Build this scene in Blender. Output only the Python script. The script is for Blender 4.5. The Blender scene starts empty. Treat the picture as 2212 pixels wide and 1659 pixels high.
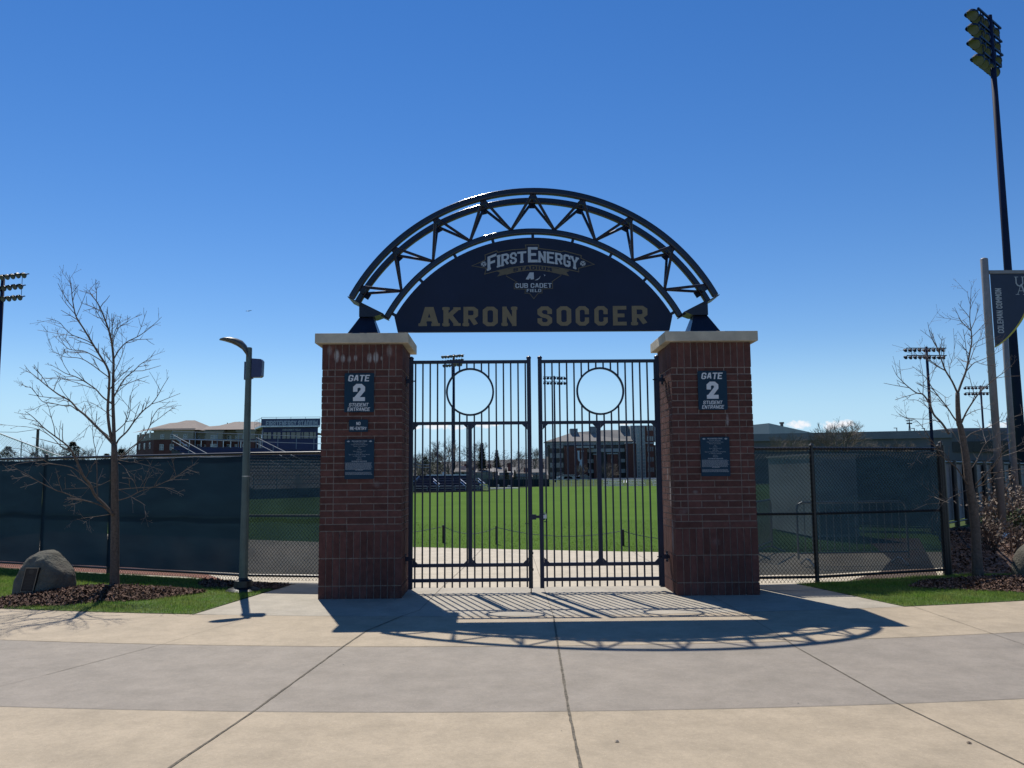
import bpy, bmesh, math, random
from math import sin, cos, pi, radians, sqrt, atan2
from mathutils import Vector, Matrix
random.seed(7)
scene = bpy.context.scene
COL = scene.collection

# ------------------------------------------------------------------ camera
F = 1810.0; W2, H2 = 1106.0, 829.5
yaw = radians(.73); pitch = math.atan(195.5/F); roll = .0081
CAM = Vector((-.46, -11.2, 1.6))
FW = Vector((sin(yaw)*cos(pitch), cos(yaw)*cos(pitch), sin(pitch)))
r0 = Vector((cos(yaw), -sin(yaw), 0)); u0 = r0.cross(FW)
RT = r0*cos(roll)-u0*sin(roll); UP = u0*cos(roll)+r0*sin(roll)
cd = bpy.data.cameras.new('camera'); cam = bpy.data.objects.new('camera', cd); COL.objects.link(cam)
cd.sensor_fit = 'HORIZONTAL'; cd.sensor_width = 36; cd.lens = F/2212*36; cd.clip_start = .05; cd.clip_end = 9000
cam.matrix_world = Matrix(((RT.x, UP.x, -FW.x, CAM.x), (RT.y, UP.y, -FW.y, CAM.y), (RT.z, UP.z, -FW.z, CAM.z), (0, 0, 0, 1)))
scene.camera = cam
scene.render.resolution_x = 1024; scene.render.resolution_y = 768
scene.view_settings.view_transform = 'Standard'; scene.view_settings.look = 'None'
scene.view_settings.gamma = 1.0; scene.view_settings.exposure = 0.0

# ------------------------------------------------------------------ sky and sun
SUND = Vector((.745, -2.28, -3.495)).normalized()      # the way the light travels
wd = bpy.data.worlds.new('World'); scene.world = wd; wd.use_nodes = True
nt = wd.node_tree; bgn = nt.nodes['Background']
sky = nt.nodes.new('ShaderNodeTexSky'); sky.sky_type = 'NISHITA'; sky.sun_disc = False
sky.sun_elevation = math.asin(-SUND.z); sky.sun_rotation = atan2(-SUND.x, -SUND.y)
sky.air_density = 1.0; sky.dust_density = .0; sky.ozone_density = 3.0; sky.altitude = 300
hs = nt.nodes.new('ShaderNodeHueSaturation'); hs.inputs['Hue'].default_value = .509; hs.inputs['Saturation'].default_value = 1.30; hs.inputs['Value'].default_value = 1.08
nt.links.new(sky.outputs[0], hs.inputs['Color']); bgn.inputs[1].default_value = .10
# small cumulus far away, low over the horizon: part of the sky, placed by direction
def wm(op, a, b=None, c=None):
    q = nt.nodes.new('ShaderNodeMath'); q.operation = op
    for i, v in enumerate((a, b, c)):
        if v is None: continue
        if isinstance(v, (int, float)): q.inputs[i].default_value = v
        else: nt.links.new(v, q.inputs[i])
    return q.outputs[0]
tc = nt.nodes.new('ShaderNodeTexCoord'); sx = nt.nodes.new('ShaderNodeSeparateXYZ'); nt.links.new(tc.outputs['Generated'], sx.inputs[0])
az = wm('ARCTAN2', sx.outputs['X'], sx.outputs['Y']); el = sx.outputs['Z']
tn = nt.nodes.new('ShaderNodeTexNoise'); tn.inputs['Scale'].default_value = 190; tn.inputs['Detail'].default_value = 7; tn.inputs['Roughness'].default_value = .6; nt.links.new(tc.outputs['Generated'], tn.inputs['Vector'])
CL = []
for (px, py, w_, h_) in ((1727,917,26,9),(1797,919,22,10),(1825,915,20,9),(945,921,38,8),(985,923,24,7),(1046,919,18,7),(895,923,16,5),(2160,918,24,6),(1350,915,14,5),(1070,917,12,5)):
    d = (FW+RT*((px-W2)/F)-UP*((py-H2)/F)).normalized(); CL.append((atan2(d.x, d.y), d.z, w_/F, h_/F))
acc = None
for (a, e, w_, h_) in CL:
    q = wm('SUBTRACT', 1.0, wm('ADD', wm('POWER', wm('MULTIPLY_ADD', az, 1/w_, -a/w_), 2.0), wm('POWER', wm('MULTIPLY_ADD', el, 1/h_, -e/h_), 2.0)))
    acc = q if acc is None else wm('MAXIMUM', acc, q)
mr_ = nt.nodes.new('ShaderNodeMapRange'); mr_.inputs[1].default_value = .62; mr_.inputs[2].default_value = 1.0
nt.links.new(wm('ADD', wm('MULTIPLY', wm('MAXIMUM', acc, -.9), .42), wm('MULTIPLY', tn.outputs['Fac'], 1.25)), mr_.inputs[0])
mk = wm('MULTIPLY', mr_.outputs[0], wm('GREATER_THAN', acc, -.9))
mxw = nt.nodes.new('ShaderNodeMix'); mxw.data_type = 'RGBA'; nt.links.new(mk, mxw.inputs[0])
hm = nt.nodes.new('ShaderNodeMapRange'); hm.inputs[1].default_value = 0; hm.inputs[2].default_value = .16; hm.inputs[3].default_value = .85; hm.inputs[4].default_value = 0; hm.interpolation_type = 'SMOOTHSTEP'; nt.links.new(el, hm.inputs[0])
hx = nt.nodes.new('ShaderNodeMix'); hx.data_type = 'RGBA'; nt.links.new(hm.outputs[0], hx.inputs[0]); nt.links.new(hs.outputs[0], hx.inputs[6]); hx.inputs[7].default_value = (4.1, 6.8, 9.6, 1)   # pale blue air at the horizon
nt.links.new(hx.outputs[2], mxw.inputs[6]); mxw.inputs[7].default_value = (9.2, 9.4, 9.9, 1)
nt.links.new(mxw.outputs[2], bgn.inputs[0])
sl = bpy.data.lights.new('sun', 'SUN'); sun = bpy.data.objects.new('sun', sl); COL.objects.link(sun)
sl.energy = 5.0; sl.angle = radians(.55); sl.color = (1, .95, .86)
sun.rotation_euler = SUND.to_track_quat('-Z', 'Y').to_euler()

# ------------------------------------------------------------------ helpers
def ray(px, py): return FW+RT*((px-W2)/F)-UP*((py-H2)/F)
def at(px, py, Y):
    d = ray(px, py); return CAM+d*((Y-CAM.y)/d.y)
def gnd(px, py, z=0):
    d = ray(px, py); return CAM+d*((z-CAM.z)/d.z)

def mat(name, col, rough=.8, metal=0., var=0., scale=8., bump=0., bscale=60., spec=.5, island=0., col2=None, detail=4):
    m = bpy.data.materials.new(name); m.use_nodes = True; n = m.node_tree.nodes; l = m.node_tree.links
    b = n['Principled BSDF']; b.inputs['Roughness'].default_value = rough; b.inputs['Metallic'].default_value = metal
    b.inputs['Specular IOR Level'].default_value = spec
    b.inputs['Base Color'].default_value = (*col, 1)
    geo = n.new('ShaderNodeNewGeometry')
    src = None
    if var or col2:
        t = n.new('ShaderNodeTexNoise'); t.inputs['Scale'].default_value = scale; t.inputs['Detail'].default_value = detail
        t.inputs['Roughness'].default_value = .65
        l.new(geo.outputs['Position'], t.inputs['Vector'])
        r = n.new('ShaderNodeValToRGB'); c2 = col2 or tuple(c*(1-var) for c in col); c1 = col if col2 else tuple(min(1, c*(1+var)) for c in col)
        r.color_ramp.elements[0].position = .32; r.color_ramp.elements[1].position = .68
        r.color_ramp.elements[0].color = (*c2, 1); r.color_ramp.elements[1].color = (*c1, 1)
        l.new(t.outputs['Fac'], r.inputs[0]); src = r.outputs[0]
    if island:
        mp = n.new('ShaderNodeMapRange'); mp.inputs['To Min'].default_value = 1-island; mp.inputs['To Max'].default_value = 1+island
        l.new(geo.outputs['Random Per Island'], mp.inputs[0])
        mx = n.new('ShaderNodeVectorMath'); mx.operation = 'SCALE'
        if src: l.new(src, mx.inputs[0])
        else: mx.inputs[0].default_value = col
        l.new(mp.outputs[0], mx.inputs['Scale']); src = mx.outputs[0]
    if src: l.new(src, b.inputs['Base Color'])
    if bump:
        t2 = n.new('ShaderNodeTexNoise'); t2.inputs['Scale'].default_value = bscale; t2.inputs['Detail'].default_value = 5
        l.new(geo.outputs['Position'], t2.inputs['Vector'])
        bp = n.new('ShaderNodeBump'); bp.inputs['Strength'].default_value = bump; bp.inputs['Distance'].default_value = .02
        l.new(t2.outputs['Fac'], bp.inputs['Height']); l.new(bp.outputs[0], b.inputs['Normal'])
    return m

class MB:
    def __init__(s): s.v = []; s.f = []; s.mi = []; s.m = 0
    def add(s, vs, fs):
        o = len(s.v); s.v.extend([tuple(v) for v in vs])
        for f in fs: s.f.append(tuple(i+o for i in f)); s.mi.append(s.m)
        return s
    def box(s, a, b):
        x0, y0, z0 = a; x1, y1, z1 = b
        return s.add([(x0,y0,z0),(x1,y0,z0),(x1,y1,z0),(x0,y1,z0),(x0,y0,z1),(x1,y0,z1),(x1,y1,z1),(x0,y1,z1)],
              [(0,3,2,1),(4,5,6,7),(0,1,5,4),(1,2,6,5),(2,3,7,6),(3,0,4,7)])
    def obox(s, c, u, hu, v, hv, w, hw):
        c = Vector(c); u = Vector(u)*hu; v = Vector(v)*hv; w = Vector(w)*hw
        p = [c-u-v-w, c+u-v-w, c+u+v-w, c-u+v-w, c-u-v+w, c+u-v+w, c+u+v+w, c-u+v+w]
        return s.add(p, [(0,3,2,1),(4,5,6,7),(0,1,5,4),(1,2,6,5),(2,3,7,6),(3,0,4,7)])
    def bar(s, a, b, w, h=None, up=(0,0,1)):           # rectangular bar between two points
        a = Vector(a); b = Vector(b); h = h or w; d = (b-a); L = d.length; d.normalize(); up = Vector(up)
        if abs(d.dot(up)) > .99: up = Vector((0,1,0))
        x = d.cross(up).normalized(); y = x.cross(d)
        return s.obox((a+b)/2, d, L/2, x, w/2, y, h/2)
    def tube(s, pts, rad, n=6, cap=True):
        pts = [Vector(p) for p in pts]
        if not hasattr(rad, '__len__'): rad = [rad]*len(pts)
        o = len(s.v); prev = None
        for i, p in enumerate(pts):
            d = (pts[min(i+1, len(pts)-1)]-pts[max(i-1, 0)]).normalized()
            if prev is None: x = d.cross(Vector((0,0,1)) if abs(d.z) < .95 else Vector((1,0,0))).normalized()
            else: x = (prev-d*prev.dot(d)).normalized()
            prev = x; y = d.cross(x)
            for k in range(n):
                a = 2*pi*k/n; s.v.append(tuple(p+(x*cos(a)+y*sin(a))*rad[i]))
        for i in range(len(pts)-1):
            for k in range(n):
                a = o+i*n+k; b = o+i*n+(k+1) % n; s.f.append((a, b, b+n, a+n)); s.mi.append(s.m)
        if cap:
            s.f.append(tuple(o+k for k in reversed(range(n)))); s.mi.append(s.m)
            e = o+(len(pts)-1)*n; s.f.append(tuple(e+k for k in range(n))); s.mi.append(s.m)
        return s
    def lathe(s, o, axis, prof, n=16):                 # prof: list of (t along the axis, radius)
        a = Vector(axis).normalized(); o = Vector(o)
        return s.tube([o+a*t for t, r in prof], [max(r, .0005) for t, r in prof], n)
    def prism(s, poly, u, v, w, o, d):                 # polygon in plane (u,v) at o, extruded by d along w
        u, v, w, o = Vector(u), Vector(v), Vector(w), Vector(o); n = len(poly)
        vs = [o+u*a+v*b for a, b in poly]+[o+u*a+v*b+w*d for a, b in poly]
        return s.add(vs, [tuple(range(n)), tuple(range(2*n-1, n-1, -1))]+[(i, i+n, (i+1) % n+n, (i+1) % n) for i in range(n)])
    def build(s, name, m, parent=None, smooth=False, recalc=True):
        me = bpy.data.meshes.new(name); me.from_pydata(s.v, [], s.f)
        for q in (m if isinstance(m, (list, tuple)) else [m]): me.materials.append(q)
        if any(s.mi): me.polygons.foreach_set('material_index', s.mi)
        if recalc:
            bm = bmesh.new(); bm.from_mesh(me); bmesh.ops.recalc_face_normals(bm, faces=bm.faces); bm.to_mesh(me); bm.free()
        if smooth: me.polygons.foreach_set('use_smooth', [True]*len(me.polygons))
        ob = bpy.data.objects.new(name, me); COL.objects.link(ob)
        if parent: ob.parent = parent
        me.update(); return ob

def thing(name, label, cat, loc=(0,0,0), rz=0., group=None):
    o = bpy.data.objects.new(name, None); COL.objects.link(o); o.empty_display_size = .2
    o.location = loc; o.rotation_euler = (0, 0, rz); return tag(o, label, cat, group)
def tag(o, label, cat, group=None):
    o['label'] = label; o['category'] = cat
    if group: o['group'] = group
    return o
def struct(name, mb, m, **k):
    o = mb.build(name, m, **k); o['kind'] = 'structure'; return o
def stuff(name, mb, m, label, cat, **k):
    o = mb.build(name, m, recalc=False, **k); o['kind'] = 'stuff'; o['label'] = label; o['category'] = cat; return o
def copy_tree(r, loc, rz=None, label=None, group=None, scale=None):
    c = r.copy(); COL.objects.link(c); c.location = loc
    if rz is not None: c.rotation_euler = (0, 0, rz)
    if label: c['label'] = label
    if group: c['group'] = group
    if scale: c.scale = scale
    for ch in list(r.children):
        k = ch.copy(); COL.objects.link(k); k.parent = c
        for g in ch.children:
            q = g.copy(); COL.objects.link(q); q.parent = k
    return c

# ------------------------------------------------------------------ block lettering
GL = {
 'A': (3, [[(0,0),(1.1,6),(1.9,6),(3,0)], [(.5,2),(2.5,2)]]),
 'B': (3, [[(0,0),(0,6),(2.2,6),(3,5.3),(3,3.7),(2.3,3.1),(0,3.1)], [(2.3,3.1),(3,2.4),(3,.7),(2.3,0),(0,0)]]),
 'C': (3, [[(3,4.3),(3,5.2),(2.2,6),(.8,6),(0,5.2),(0,.8),(.8,0),(2.2,0),(3,.8),(3,1.7)]]),
 'D': (3, [[(0,0),(0,6),(2.2,6),(3,5.2),(3,.8),(2.2,0),(0,0)]]),
 'E': (2.7, [[(2.7,6),(0,6),(0,0),(2.7,0)], [(0,3.1),(2.1,3.1)]]),
 'F': (2.7, [[(2.7,6),(0,6),(0,0)], [(0,3),(2.1,3)]]),
 'G': (3, [[(3,4.7),(3,5.3),(2.3,6),(.7,6),(0,5.3),(0,.7),(.7,0),(2.3,0),(3,.7),(3,2.5),(2.0,2.5)]]),
 'H': (3, [[(0,0),(0,6)], [(3,0),(3,6)], [(0,3),(3,3)]]),
 'I': (.4, [[(.2,0),(.2,6)]]),
 'K': (3, [[(0,0),(0,6)], [(3,6),(.2,2.6)], [(1.0,3.6),(3,0)]]),
 'L': (2.6, [[(0,6),(0,0),(2.6,0)]]),
 'M': (3.8, [[(0,0),(0,6)], [(3.8,0),(3.8,6)], [(0,6),(1.9,2.6),(3.8,6)]]),
 'N': (3, [[(0,0),(0,6)], [(3,0),(3,6)], [(.1,5.8),(2.9,.2)]]),
 'O': (3, [[(.8,0),(0,.8),(0,5.2),(.8,6),(2.2,6),(3,5.2),(3,.8),(2.2,0),(.8,0)]]),
 'P': (3, [[(0,0),(0,6),(2.2,6),(3,5.3),(3,3.4),(2.2,2.7),(0,2.7)]]),
 'R': (3, [[(0,0),(0,6),(2.2,6),(3,5.3),(3,3.5),(2.2,2.8),(0,2.8)], [(1.5,2.8),(3,0)]]),
 'S': (3, [[(3,4.5),(3,5.2),(2.2,6),(.8,6),(0,5.2),(0,4.0),(.8,3.2),(2.2,2.8),(3,2.0),(3,.8),(2.2,0),(.8,0),(0,.8),(0,1.5)]]),
 'T': (3, [[(0,6),(3,6)], [(1.5,6),(1.5,0)]]),
 'U': (3, [[(0,6),(0,.8),(.8,0),(2.2,0),(3,.8),(3,6)]]),
 'V': (3, [[(0,6),(1.5,0),(3,6)]]),
 'W': (4, [[(0,6),(1,0),(2,4),(3,0),(4,6)]]),
 'Y': (3, [[(0,6),(1.5,2.8),(3,6)], [(1.5,2.8),(1.5,0)]]),
 '2': (3, [[(0,4.2),(0,5.2),(.8,6),(2.2,6),(3,5.2),(3,4.0),(.35,.35)], [(0,0),(3,0)]]),
 '-': (1.4, [[(0,3),(1.4,3)]]), '.': (.3, [[(0,0),(.3,0)]]),
}
SERIF = {'A': [(0,0),(3,0)], 'K': [(0,0),(3,0),(0,6),(3,6)], 'R': [(0,0)], 'N': [(0,0),(3,6)], 'F': [(0,0)],
         'I': [(.2,0),(.2,6)], 'T': [(1.5,0)], 'U': [(0,6),(3,6)], 'M': [(0,0),(3.8,0)], 'Y': [(0,6),(3,6),(1.5,0)], 'P': [(0,0)]}
ZOFF = [0]
def strip(poly, t, ext=True):                         # thick polyline -> quads (2D)
    P = [Vector(p).to_2d() for p in poly]; closed = (P[0]-P[-1]).length < 1e-6
    if closed: P = P[:-1]
    elif ext:
        d0 = P[0]-P[1]; d1 = P[-1]-P[-2]
        if min(abs(d0.x), abs(d0.y)) < 1e-6: P[0] = P[0]+d0.normalized()*t/2
        if min(abs(d1.x), abs(d1.y)) < 1e-6: P[-1] = P[-1]+d1.normalized()*t/2
    n = len(P); L = []; R = []
    for i in range(n):
        a = P[i-1] if (i or closed) else None; b = P[(i+1) % n] if (i < n-1 or closed) else None
        d1 = (P[i]-a).normalized() if a is not None else None; d2 = (b-P[i]).normalized() if b is not None else None
        d1 = d1 or d2; d2 = d2 or d1
        n1 = Vector((-d1.y, d1.x)); n2 = Vector((-d2.y, d2.x)); m = n1+n2
        if m.length < .3: m = n1
        m.normalize(); k = min(1/max(.45, m.dot(n1)), 1.9)*t/2
        L.append(P[i]+m*k); R.append(P[i]-m*k)
    return [(L[i], R[i], R[(i+1) % n], L[(i+1) % n]) for i in range(n if closed else n-1)]
def glyph(mb, ch, x0, x1, z0, z1, P, t=1.15, serif=False, shear=0., warp=None):
    """one letter filling [x0,x1]x[z0,z1]; P(x, z, off) places a 2D point in the scene"""
    w, st = GL[ch]; H = 6+t; Wd = w+t; sx = (x1-x0)/Wd; sz = (z1-z0)/H
    def T(p):
        x = x0+(p[0]+t/2)*sx; z = z0+(p[1]+t/2)*sz; x += shear*(z-z0)
        return warp(x, z) if warp else (x, z)
    items = [(s, t) for s in st]
    if serif:
        for (sx_, sy_) in SERIF.get(ch, []): items.append(([(sx_-t*.72, sy_+(-.0 if sy_ == 0 else .0)), (sx_+t*.72, sy_)], t*.62 if False else t*.75))
    for s, tt in items:
        ZOFF[0] = (ZOFF[0]+1) % 9
        for qi, q in enumerate(strip(s, tt, ext=(tt == t))):
            mb.add([P(*T(c), ZOFF[0]*.00025+qi*.00002) for c in q], [(0, 1, 2, 3)])
def word(mb, txt, x0, x1, z0, z1, P, t=1.15, gap=.55, space=2.2, **k):
    ws = [(GL[c][0]+t if c != ' ' else space) for c in txt]; tot = sum(ws)+gap*(len(txt)-1); s = (x1-x0)/tot; x = x0
    for c, w in zip(txt, ws):
        if c != ' ': glyph(mb, c, x, x+w*s, z0, z1, P, t, **k)
        x += (w+gap)*s
def front(Y): return lambda x, z, off: (x, Y-off, z)

# ------------------------------------------------------------------ materials
M = {}
M['navy'] = mat('navy_paint', (.010, .015, .034), .34, .0, .25, 3, .05, 40, spec=.3)
M['navyg'] = mat('navy_gloss', (.010, .015, .034), .20, .0, .25, 3, .03, 40, spec=.45)
M['navymatte'] = mat('navy_matte', (.012, .018, .050), .7, 0, .15, 1, spec=.15)
M['navygate'] = mat('navy_gate_paint', (.013, .017, .042), .38, .0, .25, 5, .05, 60, spec=.35)
M['panel'] = mat('sign_panel_navy', (.006, .013, .040), .55, 0, .12, 2, spec=.3)
M['gold'] = mat('dull_gold', (.20, .155, .075), .6, 0, .1, 10)
M['golddk'] = mat('dark_gold', (.10, .085, .055), .6, 0, .1, 10)
M['letter'] = mat('letter_white', (.62, .64, .66), .5, 0, .06, 12)
M['lettergrey'] = mat('letter_grey', (.30, .34, .38), .5, 0, .06, 12)
M['signblue'] = mat('sign_blue', (.009, .036, .066), .6, 0, .1, 4, spec=.2)
M['mortar'] = mat('mortar', (.25, .205, .18), .95, 0, .25, 20, .4, 150)
M['cap'] = mat('limestone_cap', (.56, .50, .39), .9, 0, 0, 5, .35, 70, col2=(.40, .36, .29))
M['concrete'] = None
M['black'] = mat('black_coated_steel', (.010, .011, .013), .4, 0, .2, 10)
M['wire'] = mat('black_wire', (.010, .011, .014), .45)
M['galv'] = mat('galvanised_steel', (.50, .51, .52), .35, .8, .15, 12)
M['galvd'] = mat('dull_aluminium', (.045, .05, .07), .7, .0, .15, 2, spec=.2)
M['benchpale'] = mat('pale_bench', (.62, .63, .64), .6, 0, .08, 2, spec=.2)
M['railgrey'] = mat('rail_aluminium', (.27, .29, .31), .7, 0, .1, 2, spec=.2)
M['lamppost'] = mat('grey_green_post_paint', (.085, .115, .105), .45, .1, .15, 6)
M['lamphead'] = mat('lamp_head_bronze', (.085, .085, .075), .4, .2, .2, 10)
M['bluebox'] = mat('blue_box', (.025, .035, .11), .45, 0, .1, 10)
M['bark'] = mat('young_bark', (.125, .090, .068), .85, 0, .35, 30, .5, 90)
M['twig'] = mat('twig_bark', (.15, .115, .095), .7, 0, .3, 20)
M['bgbark'] = mat('distant_bark', (.16, .13, .105), .9, 0, .25, 1)
M['needle'] = mat('evergreen_needles', (.030, .048, .022), .8, 0, .4, .6, island=.45)
M['rock'] = mat('boulder_stone', (.17, .165, .13), .95, 0, 0, 4, 1.0, 38, col2=(.085, .075, .065), detail=9, spec=.15)
M['bronze'] = mat('dark_bronze', (.028, .022, .020), .5, .5, .2, 30)
M['bronzerim'] = mat('pale_bronze_rim', (.20, .16, .12), .5, .5, .2, 30)  # paler bronze for the plaque rim
M['chip'] = mat('mulch_chip', (.21, .135, .10), .95, 0, 0, 60, island=.85, col2=(.070, .040, .028), detail=2, spec=.1)
M['chipred'] = mat('red_mulch_chip', (.30, .11, .06), .85, 0, .3, 40, island=.6)
M['soil'] = mat('mulch_bed', (.095, .062, .046), .95, 0, .45, 30, .9, 60)
M['soilred'] = mat('red_mulch_bed', (.22, .09, .055), .95, 0, .45, 30, .9, 60)
M['blade'] = mat('grass_blade', (.085, .17, .030), .6, 0, 0, 2.2, col2=(.15, .19, .05), island=.5)
def leafmat(name, c1, c2, isl, tr=.45):
    m = mat(name, c1, .6, 0, 0, 2.2, col2=c2, island=isl, spec=.2); n = m.node_tree.nodes; l = m.node_tree.links; b = n['Principled BSDF']
    t = n.new('ShaderNodeBsdfTranslucent'); l.new(b.inputs['Base Color'].links[0].from_socket, t.inputs[0]); x = n.new('ShaderNodeMixShader'); x.inputs[0].default_value = tr
    l.new(b.outputs[0], x.inputs[1]); l.new(t.outputs[0], x.inputs[2]); l.new(x.outputs[0], n['Material Output'].inputs[0]); return m
M['blade'] = leafmat('grass_blade', (.15, .285, .040), (.26, .29, .08), .45)
M['glint_strip'] = leafmat('pale_glint_strip', (.60, .60, .62), (.50, .50, .54), .0001, .7)  # for an added strip that imitates the bright highlight along the fence top
M['lawn'] = mat('lawn_soil', (.075, .125, .026), .95, 0, .3, 9, .8, 80)
M['darkblue'] = mat('stand_blue', (.012, .02, .09), .5, 0, .15, 2)
M['glassd'] = mat('dark_glass', (.10, .09, .06), .12, 0, .3, .5, spec=.8)
M['window'] = mat('window_glass', (.06, .09, .12), .1, 0, .2, .3, spec=.8)
M['white'] = mat('white_trim', (.62, .62, .60), .6, 0, .06, 2)
M['tan'] = mat('tan_siding', (.33, .28, .22), .8, 0, .06, 1)
M['roof'] = mat('brown_shingle', (.23, .19, .16), .9, 0, .12, 2, .3, 6)
M['farbrick'] = mat('far_brick', (.12, .045, .035), .9, 0, .18, 1.5)
M['fargrey'] = mat('far_grey_wall', (.22, .24, .25), .85, 0, .08, .4)
M['fardark'] = mat('far_dark_wall', (.060, .062, .066), .85, 0, .15, .3)
M['banner'] = mat('banner_navy', (.015, .024, .055), .5, 0, .1, 4)
M['post'] = mat('taupe_post', (.24, .22, .21), .5, .1, .12, 6)
M['yellow'] = mat('banner_yellow', (.55, .46, .05), .5)
M['lens'] = mat('floodlight_lens', (.16, .14, .13), .3, 0, .1, 4)
M['shrub'] = mat('dry_shrub', (.25, .19, .14), .8, 0, .2, 8, island=.4)
M['shrubstem'] = mat('shrub_stem', (.16, .10, .07), .8, 0, .2, 8)
M['green'] = mat('shrub_leaf', (.06, .09, .025), .7, 0, .3, 8, island=.4)

def concrete(name, c1, c2):
    m = bpy.data.materials.new(name); m.use_nodes = True; n = m.node_tree.nodes; l = m.node_tree.links; b = n['Principled BSDF']
    g = n.new('ShaderNodeNewGeometry')
    def noise(sc, det, ro=.6):
        t = n.new('ShaderNodeTexNoise'); t.inputs['Scale'].default_value = sc; t.inputs['Detail'].default_value = det; t.inputs['Roughness'].default_value = ro
        l.new(g.outputs['Position'], t.inputs['Vector']); return t.outputs['Fac']
    def ramp(f, p0, p1, a, bb):
        r = n.new('ShaderNodeValToRGB'); r.color_ramp.elements[0].position = p0; r.color_ramp.elements[1].position = p1
        r.color_ramp.elements[0].color = a; r.color_ramp.elements[1].color = bb; l.new(f, r.inputs[0]); return r.outputs[0]
    base = ramp(noise(.9, 6, .7), .3, .72, (*c2, 1), (*c1, 1))
    fine = ramp(noise(55, 4, .8), .25, .8, (.80, .80, .80, 1), (1.12, 1.11, 1.09, 1))
    spk = ramp(noise(150, 1), .735, .76, (1, 1, 1, 1), (1.9, 1.9, 1.9, 1))  # sparkle of the grains, painted in as bright specks
    dk = ramp(noise(90, 2), .25, .30, (.72, .70, .68, 1), (1, 1, 1, 1))
    stain = ramp(noise(2.7, 5, .75), .30, .62, (.80, .80, .785, 1), (1.06, 1.06, 1.06, 1))
    cur = base
    for x in (fine, spk, dk, stain):
        mx = n.new('ShaderNodeMix'); mx.data_type = 'RGBA'; mx.blend_type = 'MULTIPLY'; mx.inputs[0].default_value = 1
        l.new(cur, mx.inputs[6]); l.new(x, mx.inputs[7]); cur = mx.outputs[2]
    l.new(cur, b.inputs['Base Color']); b.inputs['Roughness'].default_value = .78
    bp = n.new('ShaderNodeBump'); bp.inputs['Strength'].default_value = .35; bp.inputs['Distance'].default_value = .01
    l.new(noise(120, 5, .8), bp.inputs['Height']); l.new(bp.outputs[0], b.inputs['Normal']); return m
M['walktan'] = concrete('tan_concrete', (.455, .365, .252), (.385, .310, .216))
M['walkgrey'] = concrete('grey_concrete', (.312, .266, .214), (.262, .226, .184))
M['apron'] = concrete('apron_concrete', (.44, .385, .30), (.37, .33, .265))
M['plaza'] = concrete('plaza_concrete', (.56, .48, .355), (.49, .425, .32))
M['joint'] = mat('joint_filler', (.13, .11, .08), .95, 0, .5, 25, .6, 90)

def brickmat(name, spots):
    m = mat(name, (.102, .044, .037), .85, 0, .22, 14, .35, 120, island=.20, spec=.25)
    n = m.node_tree.nodes; l = m.node_tree.links; b = n['Principled BSDF']
    src = b.inputs['Base Color'].links[0].from_socket
    g = n.new('ShaderNodeNewGeometry'); sp = n.new('ShaderNodeSeparateXYZ'); l.new(g.outputs['Position'], sp.inputs[0])
    def mth(op, a, c=None, d=None):
        q = n.new('ShaderNodeMath'); q.operation = op
        for i, v in enumerate((a, c, d)):
            if v is None: continue
            if isinstance(v, (int, float)): q.inputs[i].default_value = v
            else: l.new(v, q.inputs[i])
        return q.outputs[0]
    acc = None
    for (axis, cx, cz, rx, rz, k) in spots:
        h = sp.outputs['X'] if axis == 'x' else sp.outputs['Y']
        u = mth('MULTIPLY_ADD', h, 1/rx, -cx/rx); v = mth('MULTIPLY_ADD', sp.outputs['Z'], 1/rz, -cz/rz)
        e = mth('SUBTRACT', 1.0, mth('ADD', mth('POWER', mth('ABSOLUTE', u), 2.0), mth('POWER', mth('ABSOLUTE', v), 2.0)))
        e = mth('MULTIPLY', mth('MAXIMUM', e, 0.0), k)
        if axis == 'x': e = mth('MULTIPLY', e, mth('LESS_THAN', sp.outputs['Y'], .03))
        acc = e if acc is None else mth('MAXIMUM', acc, e)
    t = n.new('ShaderNodeTexNoise'); t.inputs['Scale'].default_value = 30; t.inputs['Detail'].default_value = 5; l.new(g.outputs['Position'], t.inputs['Vector'])
    t2 = n.new('ShaderNodeTexNoise'); t2.inputs['Scale'].default_value = 5; t2.inputs['Detail'].default_value = 6; l.new(g.outputs['Position'], t2.inputs['Vector'])
    gen = mth('MULTIPLY', mth('MAXIMUM', mth('SUBTRACT', t2.outputs['Fac'], .66), 0.0), 1.3)
    f = mth('MINIMUM', mth('ADD', mth('MULTIPLY', acc, mth('MULTIPLY_ADD', t.outputs['Fac'], 1.6, .1)), gen), .85)
    mx = n.new('ShaderNodeMix'); mx.data_type = 'RGBA'; l.new(f, mx.inputs[0]); l.new(src, mx.inputs[6]); mx.inputs[7].default_value = (.42, .40, .39, 1)
    l.new(mx.outputs[2], b.inputs['Base Color']); return m
def r3(x, y): p = at((x/2.676+1240)/1.8228, (y/2.676+1280)/1.8228, -.04); return p.x, p.z
sp = []
for (x, y, rx, rz, k) in ((155,270,30,60,.35), (230,325,30,75,1.), (295,352,26,48,.95), (362,360,20,42,.8), (428,348,20,38,.9), (575,345,28,60,.9), (642,340,32,66,1.1), (705,350,15,28,.8), (785,275,34,70,.4)):
    a, b = r3(x, y); sp.append(('x', a, b, rx*.00132, rz*.00132, k))
M['brickL'] = brickmat('red_brick_stained', sp)
sp = [('x', 2.56, 2.30, .022, .10, .6), ('x', 2.42, 1.28, .02, .03, .3), ('x', 2.1, 1.35, .04, .03, .3), ('y', .25, 1.35, .06, .25, .7), ('y', .15, .75, .06, .3, .6), ('y', .4, 1.6, .05, .12, .5)]
M['brickR'] = brickmat('red_brick_right', sp)

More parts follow.
